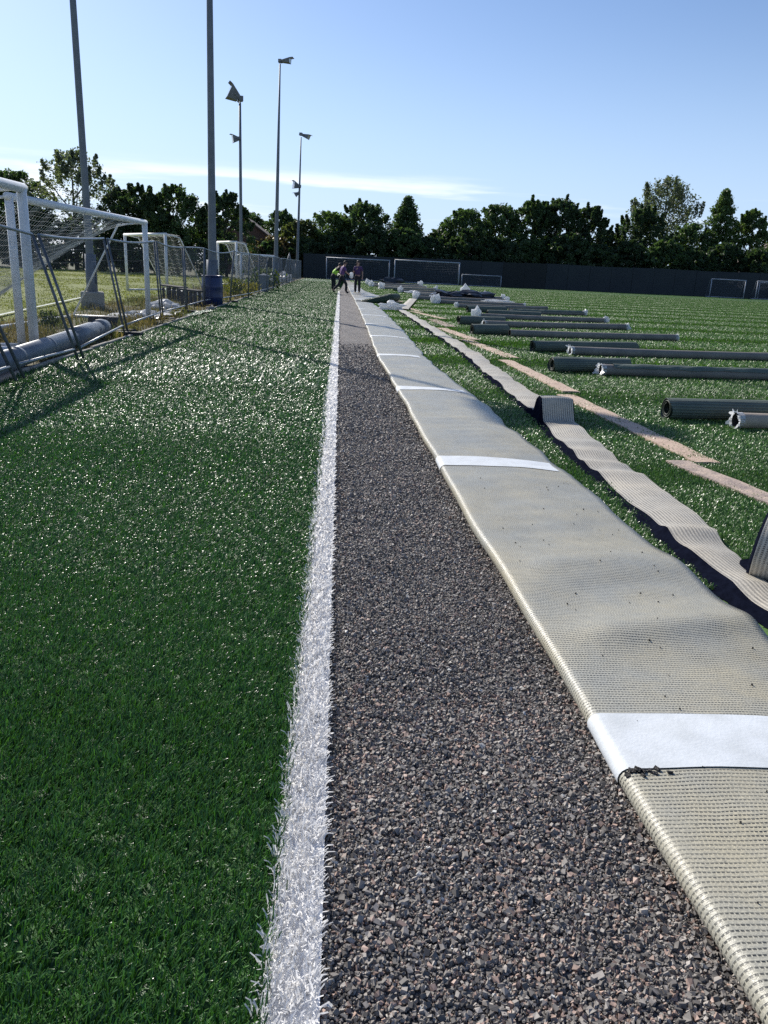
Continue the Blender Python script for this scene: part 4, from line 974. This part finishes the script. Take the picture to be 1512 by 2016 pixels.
def tree(x, y, h, w, label, seed, kind='mid', style='round', base=.18, dens=1.0, name='tree', group='trees behind the pitch', leaf=.34):
    rr = np.random.default_rng(seed); root = empty(name, (x, y, 0), label, 'tree' if name == 'tree' else 'bush', group)
    zb = h*base; C = []; Rr = []; limbs = []
    nc = int(150*dens*(h*w/45)**.75)+30
    lob = [(rr.uniform(0, 6.283), rr.uniform(.2, .95), rr.uniform(.75, 1.2)) for _ in range(7)]
    for k in range(nc):
        t_ = rr.random()**.85
        if style == 'cone': prof = (1-t_)**.75*(.5+.5*min(1, t_*5))
        elif style == 'flame': prof = math.sin(math.pi*min(1, .25+t_*.72))**.6
        else: prof = math.sqrt(max(0, 1-max(0, 2*t_-.8)**2/1.55))
        a = rr.uniform(0, 6.283); bulge = 1+.22*max(math.cos(a-q[0])*math.exp(-((t_-q[1])/.16)**2)*q[2] for q in lob)-.06
        q = w/2*prof*bulge*math.sqrt(rr.uniform(.05, 1))
        C.append((x+math.cos(a)*q, y+math.sin(a)*q*.8, zb+(h*.96-zb)*t_)); Rr.append(w*rr.uniform(.07, .125)*(1.15-.5*t_))
    for k in range(int((34 if style in ('flame', 'spiky') else 22)*min(1, dens+.2))):          # thin shoots that break the outline
        a = rr.uniform(0, 6.283); qn = math.sqrt(rr.uniform(.0, 1.0)); t_ = (1-.42*qn**2.2) if style not in ('cone',) else (1-.85*qn)
        t_ *= rr.uniform(.86, .99); q = w/2*qn*.95
        for j in range(5): C.append((x+math.cos(a)*q*(1+.03*j), y+math.sin(a)*q, zb+(h-zb)*t_+j*h*(.017 if style in ('flame', 'spiky') else .009))); Rr.append(w*(.042-.006*j))
    C = np.array(C); Rr = np.array(Rr)
    me = foliage(C, Rr, int(46*dens) if style != 'weep' else 34, leaf, LEAF[kind], rr, droop=h*.10 if style == 'weep' else 0.)
    link('crown', me, M['leaf'], root)
    mb = MB(); lean = rr.normal(0, .15, 2)
    mb.tube([(x, y, -.1), (x+lean[0]*.4, y+lean[1]*.4, h*.3), (x+lean[0], y+lean[1], h*.6), (x+lean[0]*1.3, y, h*.88)], [h*.022, h*.016, h*.009, h*.003], 8); mb.build('trunk', M['bark'], root, True)
    for k in range(9):
        q = C[rr.integers(0, len(C))]; z0 = max(h*.12, q[2]*rr.uniform(.45, .7)); p0 = Vector((x+lean[0]*z0/h, y+lean[1]*z0/h, z0)); p1 = Vector(q)
        mb = MB(); mb.tube([p0, p0.lerp(p1, .5)+Vector((0, 0, -.15)), p1], [h*.008, h*.005, h*.002], 5); mb.build('limb', M['bark'], root, True)
    return root
TR = [ # x, y, h, w, kind, style, label
 (-37, 84, 9.0, 8, 'dark', 'round', 'dark tree at the far left edge of the picture'), (-31.5, 83, 8.6, 6, 'mid', 'round', 'rounded tree second from the left edge'),
 (-25.8, 82, 10.6, 7.5, 'grey', 'flame', 'tall airy grey green tree behind the left most mast'), (-21.2, 82, 7.4, 5, 'dark', 'round', 'low dark tree right of the airy grey one'),
 (-19.0, 80, 7.5, 5.0, 'dark', 'spiky', 'dark spiky tree between the two left masts'), (-15.7, 80, 7.6, 5.6, 'mid', 'spiky', 'broad spiky topped tree left of the thick mast'),
 (-11.0, 80, 7.3, 4.4, 'dark', 'flame', 'dark tree with long shoots just right of the thick mast'), (-13.8, 124, 8.2, 6, 'mid', 'round', 'distant tree peeping over the brown gable'),
 (-8.6, 120, 8.4, 5.5, 'mid', 'round', 'distant rounded tree right of the brown gable'), (-8.3, 100, 4.3, 6.0, 'rust', 'round', 'low reddish brown shrub tree in front of the gable'),
 (-5.0, 101, 6.4, 5, 'olive', 'round', 'olive green tree behind the farthest mast'), (-1.6, 102, 7.5, 6.5, 'bright', 'round', 'bright rounded tree left of the workers'),
 (2.6, 102, 8.7, 6.6, 'mid', 'spiky', 'loose spiky tree above the left wide goal'), (8.1, 103, 9.9, 6.4, 'mid', 'cone', 'cone shaped tree above the right wide goal'),
 (12.6, 104, 6.4, 5, 'dark', 'round', 'low dark tree right of the cone shaped tree'), (15.6, 104, 8.9, 6.2, 'mid', 'round', 'rounded tree above the low small goal'),
 (19.6, 104, 9.6, 6.6, 'mid', 'round', 'broad leafy tree left of the tallest spiky group'), (24.0, 104, 10.2, 5.6, 'mid', 'spiky', 'spiky tree at the left of the central tall group'),
 (27.4, 104, 10.5, 6.0, 'dark', 'spiky', 'dark tall tree in the middle of the central group'), (31.2, 104, 9.8, 5.6, 'dark', 'flame', 'dark upright tree at the right of the central group'),
 (34.6, 106, 7.4, 4.6, 'olive', 'round', 'small pale tree in the dip of the tree line'), (38.2, 104, 10.0, 6.4, 'dark', 'flame', 'dark dense tree left of the pale weeping birch'),
 (45.0, 114, 15.2, 8.4, 'grey', 'weep', 'tall pale weeping birch rising above the tree line'), (45.0, 105, 8.6, 6.0, 'mid', 'round', 'leafy tree below and right of the weeping birch'),
 (49.3, 106, 13.0, 6.6, 'bright', 'cone', 'tall bright conical tree near the right edge'), (53.6, 106, 10.8, 4.6, 'bright', 'flame', 'smaller bright tree at the right end of the row'),
 (58.5, 108, 6.5, 6, 'mid', 'round', 'low tree at the right edge of the picture')]
for k, (x, y, h, w, kind, style, lb) in enumerate(TR):
    h *= 1.04; w *= 1.14
    tree(x, y, h, w, lb, 100+k, kind, style, base=.12 if style != 'weep' else .35, dens=.62 if kind == 'grey' else 1.0, leaf=.26 if y < 100 else .31)
# bushes that close the row under the crowns
bx_ = [(-46+4.1*k, 81.5+(k % 3)*.7, 5.0+.7*math.sin(k*1.9)) for k in range(9)]
for k, (x, y, h) in enumerate(bx_):
    tree(x, y, h, 5.2, 'dark bush filling the hedge at the edge of the grass field', 300+k, 'dark', 'round', base=.0, dens=1.0, name='bush', group='bushes behind the grass field', leaf=.34)
for k in range(18):
    x = -8.5+4.0*k; tree(x, 98.6+(k % 3)*.8, (6.0 if k > 1 else 4.0)+.7*math.sin(k*2.3), 5.8 if k > 1 else 4.6, 'dark bush filling the row behind the far boundary fence', 400+k, 'dark' if k % 4 else 'mid', 'round', base=.0, dens=1.0, name='bush', group='bushes behind the far boundary fence', leaf=.4)

# ------------------------------------------------------------------ houses behind the trees
M['brick'] = mat('house_brick', (.14, .075, .05), .9, (.10, .06, .042), 2); M['tile'] = mat('roof_tile', (.10, .07, .055), .85, (.07, .05, .042), 3); M['tile2'] = mat('brown_tile', (.22, .16, .13), .85, (.16, .12, .1), 3)
def house(cx, cy, w, d, eave, ridge, label, tile, gable_x=True):
    o = empty('house', (cx, cy, 0), label, 'house')
    a, b = w/2, d/2
    mb = MB(); mb.add([(cx+sx*a, cy+sy*b, z) for z in (0, eave) for sx, sy in ((-1, -1), (1, -1), (1, 1), (-1, 1))]+[(cx, cy-b, ridge), (cx, cy+b, ridge)],
        [(0, 1, 5, 4), (1, 2, 6, 5), (2, 3, 7, 6), (3, 0, 4, 7), (4, 5, 8), (6, 7, 9)]); mb.build('wall', M['brick'], o)
    for s in (-1, 1):
        mb = MB(); k = 1.12; e = (ridge-eave)*.12
        mb.add([(cx, cy-b-.4, ridge+.08), (cx, cy+b+.4, ridge+.08), (cx+s*a*k, cy+b+.4, eave-e), (cx+s*a*k, cy-b-.4, eave-e), (cx, cy-b-.4, ridge-.12), (cx, cy+b+.4, ridge-.12), (cx+s*a*k, cy+b+.4, eave-e-.2), (cx+s*a*k, cy-b-.4, eave-e-.2)],
            [(0, 1, 2, 3), (7, 6, 5, 4), (0, 3, 7, 4), (1, 5, 6, 2), (3, 2, 6, 7)]); mb.build('roof', tile, o)
    mb = MB(); mb.box((cx, cy-b-.03, eave-1.1), (1.2, .08, 1.3)); mb.build('window', M['glass'], o)
house(-11.9, 108, 7.6, 9, 4.1, 6.7, 'brown gabled house showing its roof between the left masts', M['tile'])
house(70.5, 128, 13.5, 10, 4.2, 8.6, 'house with a brown roof at the right edge behind the trees', M['tile2'])

# ------------------------------------------------------------------ workers
M['skin'] = mat('skin', (.42, .25, .18), .55, (.36, .2, .15), 9); M['hair'] = mat('hair', (.03, .022, .018), .7); M['hair_grey'] = mat('grey_hair', (.12, .10, .09), .7)
M['navy'] = mat('navy_trousers', (.016, .018, .026), .85); M['purple'] = mat('purple_shirt', (.13, .055, .19), .8, (.10, .045, .15), 7); M['plum'] = mat('dark_purple_shirt', (.075, .035, .12), .8)
M['hivis'] = mat('hi_vis_vest', (.42, .75, .06), .7, (.34, .62, .05), 6); M['black_top'] = mat('black_top', (.015, .015, .018), .85); M['boot'] = mat('work_boot', (.02, .017, .015), .6)
def skinned(name, verts, edges, rad, material, parent, sub=2):
    me = bpy.data.meshes.new(name); me.from_pydata([tuple(v) for v in verts], edges, []); me.update()
    o = bpy.data.objects.new(name, me); col.objects.link(o)
    md = o.modifiers.new('skin', 'SKIN'); md.use_smooth_shade = True
    sv = me.skin_vertices[0].data if me.skin_vertices else None
    if sv is None:
        bm = bmesh.new(); bm.from_mesh(me); bm.verts.layers.skin.verify(); bm.to_mesh(me); bm.free(); sv = me.skin_vertices[0].data
    for i, r_ in enumerate(rad): sv[i].radius = (r_, r_) if not isinstance(r_, tuple) else r_
    sv[0].use_root = True
    if sub: o.modifiers.new('sub', 'SUBSURF').levels = sub; o.modifiers['sub'].render_levels = sub
    bpy.context.view_layer.update()
    dg = bpy.context.evaluated_depsgraph_get(); em = bpy.data.meshes.new_from_object(o.evaluated_get(dg)); em.name = name
    bpy.data.objects.remove(o); bpy.data.meshes.remove(me)
    return link(name, em, material, parent, True)
def person(x, y, face, pose, label, shirt, vest=None, hair=None, sc=1.0):
    """pose: dict of joints in local metres (x right, y forward, z up)"""
    root = empty('person', (x, y, 0), label, 'person', 'workers on the touchline')
    Mx = Matrix.Translation((x, y, .0)) @ Matrix.Rotation(face, 4, 'Z') @ Matrix.Scale(sc, 4)
    g_ = {k: Mx @ Vector(v) for k, v in pose.items()}; mid = lambda a, b, t_=.5: g_[a].lerp(g_[b], t_)
    J_ = ['pelvis', 'waist', 'chest', 'neck', 'head0', 'head1', 'shL', 'elL', 'wrL', 'shR', 'elR', 'wrR', 'hipL', 'knL', 'anL', 'toL', 'hipR', 'knR', 'anR', 'toR']
    E_ = [(0, 1), (1, 2), (2, 3), (3, 4), (4, 5), (2, 6), (6, 7), (7, 8), (2, 9), (9, 10), (10, 11), (0, 12), (12, 13), (13, 14), (14, 15), (0, 16), (16, 17), (17, 18), (18, 19)]
    rad = [(.13, .105), (.12, .095), (.135, .11), .055, .085, .075, .06, .043, .03, .06, .043, .03, .085, .06, .042, .035, .085, .06, .042, .035]
    V = [g_[k] for k in J_]
    for s in 'LR':                                # palm, four fingers and a thumb on each hand
        w_ = g_['wr'+s]; d = (w_-g_['el'+s]).normalized(); sd = d.cross(Vector((0, 0, 1))).normalized(); fw = sd.cross(d)
        base = len(V); V.append(w_+d*.07); E_.append((J_.index('wr'+s), base)); rad.append((.035, .02))
        for k in range(4):
            r_ = base; off = sd*(k-1.5)*.021
            V += [w_+d*.115+off, w_+d*(.155+.012*(k in (1, 2)))+off-fw*.012]; n_ = len(V); E_ += [(base, n_-2), (n_-2, n_-1)]; rad += [.010, .008]
        V += [w_+d*.06+sd*.045, w_+d*.10+sd*.06-fw*.01]; n_ = len(V); E_ += [(base, n_-2), (n_-2, n_-1)]; rad += [.012, .009]
    body = skinned('body', V, E_, [tuple(q*sc for q in r_) if isinstance(r_, tuple) else r_*sc for r_ in rad], M['skin'], root, 1)
    def wear(name, names, edges, rads, m_):
        skinned(name, [g_[n] if isinstance(n, str) else g_[n[0]].lerp(g_[n[1]], n[2]) for n in names], edges, [tuple(q*sc for q in r_) if isinstance(r_, tuple) else r_*sc for r_ in rads], m_, root, 2)
    wear('trousers', ['pelvis', 'hipL', 'knL', ('knL', 'anL', .95), 'hipR', 'knR', ('knR', 'anR', .95), ('pelvis', 'waist', .6)], [(0, 1), (1, 2), (2, 3), (0, 4), (4, 5), (5, 6), (0, 7)], [(.155, .13), .108, .085, .072, .108, .085, .072, (.15, .12)], M['navy'])
    wear('shirt', ['chest', 'waist', ('waist', 'pelvis', .7), ('chest', 'neck', .7), 'shL', ('shL', 'elL', .8), 'shR', ('shR', 'elR', .8)], [(0, 1), (1, 2), (0, 3), (0, 4), (4, 5), (0, 6), (6, 7)], [(.175, .14), (.16, .13), (.165, .135), .07, .085, .068, .085, .068], shirt)
    if vest: wear('vest', [('chest', 'neck', .2), ('chest', 'waist', .5), ('waist', 'pelvis', .9)], [(0, 1), (1, 2)], [(.185, .15), (.20, .165), (.205, .17)], vest)
    for s in 'LR':
        wear('boot', [('an'+s, 'to'+s, .0), ('an'+s, 'to'+s, 1.05), ('an'+s, 'kn'+s, .2)], [(0, 1), (0, 2)], [.062, .048, .058], M['boot'])
    hp = g_['head0'].lerp(g_['head1'], .62); up_ = (g_['head1']-g_['head0']).normalized(); fwd_ = Mx.to_3x3() @ Vector((0, 1, 0)); fwd_.normalize()
    bm = bmesh.new(); bmesh.ops.create_uvsphere(bm, u_segments=14, v_segments=10, radius=.108*sc)
    for v in bm.verts: v.co = hp-fwd_*.018*sc+v.co*1.0+up_*max(0, v.co.dot(up_))*.15
    bmesh.ops.delete(bm, geom=[v for v in bm.verts if (v.co-hp).dot(fwd_) > .045*sc and (v.co-hp).dot(up_) < .06*sc or (v.co-hp).dot(up_) < -.07*sc], context='VERTS')
    me = bpy.data.meshes.new('hair'); bm.to_mesh(me); bm.free(); link('hair', me, hair or M['hair'], root, True)
    side = fwd_.cross(up_).normalized(); hc = g_['head0'].lerp(g_['head1'], .45)
    for s in (-1, 1):
        for nm, off, r_ in (('ear', side*s*.088+Vector((0, 0, 0)), .024), ('eye', side*s*.032+fwd_*.086+up_*.02, .011)):
            bm = bmesh.new(); bmesh.ops.create_uvsphere(bm, u_segments=8, v_segments=6, radius=r_*sc, matrix=Matrix.Translation(hc+off*sc)); me = bpy.data.meshes.new(nm); bm.to_mesh(me); bm.free(); link(nm, me, M['skin'] if nm == 'ear' else M['hair'], root, True)
    mb = MB(); mb.tube([hc+(fwd_*.08+up_*.01)*sc, hc+(fwd_*.118-up_*.018)*sc], [.010*sc, .016*sc], 6); mb.build('nose', M['skin'], root, True)
    mb = MB(); mb.tube([hc+(fwd_*.086-up_*.05+side*.025)*sc, hc+(fwd_*.095-up_*.052)*sc, hc+(fwd_*.086-up_*.05-side*.025)*sc], .007*sc, 5); mb.build('mouth', M['plum'], root, True)
    return root
stand = dict(pelvis=(0, 0, .96), waist=(0, 0, 1.10), chest=(0, .01, 1.36), neck=(0, .01, 1.53), head0=(0, .03, 1.62), head1=(0, .03, 1.76),
  shL=(-.19, 0, 1.44), elL=(-.27, -.02, 1.17), wrL=(-.30, .06, .93), shR=(.19, 0, 1.44), elR=(.27, -.02, 1.17), wrR=(.29, .08, .93),
  hipL=(-.10, 0, .90), knL=(-.11, .02, .50), anL=(-.11, 0, .09), toL=(-.13, .15, .04), hipR=(.10, 0, .90), knR=(.12, .03, .50), anR=(.12, .02, .09), toR=(.14, .17, .04))
bend = dict(stand, waist=(0, .08, 1.07), chest=(0, .26, 1.28), neck=(0, .36, 1.42), head0=(0, .42, 1.49), head1=(0, .47, 1.61),
  shL=(-.19, .29, 1.36), elL=(-.25, .40, 1.10), wrL=(-.14, .55, .92), shR=(.19, .29, 1.36), elR=(.25, .42, 1.10), wrR=(.14, .56, .92), pelvis=(0, -.04, .95), hipL=(-.10, -.04, .90), hipR=(.10, -.04, .90))
walk = dict(stand, pelvis=(0, 0, .95), waist=(0, .03, 1.10), chest=(0, .10, 1.35), neck=(0, .14, 1.52), head0=(0, .18, 1.60), head1=(0, .22, 1.74), shL=(-.19, .08, 1.43), shR=(.19, .08, 1.43),
  elL=(-.24, -.06, 1.18), wrL=(-.22, .10, .99), elR=(.24, .20, 1.17), wrR=(.20, .40, 1.04), knL=(-.11, -.12, .52), anL=(-.11, -.46, .17), toL=(-.11, -.36, .05), knR=(.11, .26, .51), anR=(.11, .24, .09), toR=(.11, .40, .05))
person(-.42, 50.4, R(-62), bend, 'worker in a yellow green vest bending forward on the left turf', M['black_top'], M['hivis'])
person(.08, 46.6, R(-75), walk, 'worker in a purple shirt walking across the gravel strip', M['purple'], None)
person(1.02, 47.7, R(160), stand, 'worker in a dark purple shirt standing upright on the pale backing', M['plum'], None, M['hair_grey'], 1.02)
# turf bundle carried between the first two workers and the flap it belongs to
tb = empty('turf_bundle', (.0, 49.6, 0), 'folded green turf held up by the bending worker', 'turf')
mb = MB(); mb.tube([(-.15, 50.0, .95), (.05, 49.9, .93), (.30, 49.8, .97)], [.12, .15, .10], 10); mb.build('fold', M['turf'], tb, True)
mb = MB(); mb.add([(-.12, 49.95, .9), (.25, 49.9, .9), (-.10, 49.8, .5), (.22, 49.75, .5), (-.35, 49.3, .03), (-.02, 49.2, .03)], [(0, 1, 3, 2), (2, 3, 5, 4)]); mb.build('hanging_turf', M['turf'], tb)
tag(crumple('white_film', (.62, 46.3, 1.02), (.10, .08, .16), M['plastic_white'], None, 77, 2, 1.), 'white scrap in the hand of the worker walking across', 'plastic film')
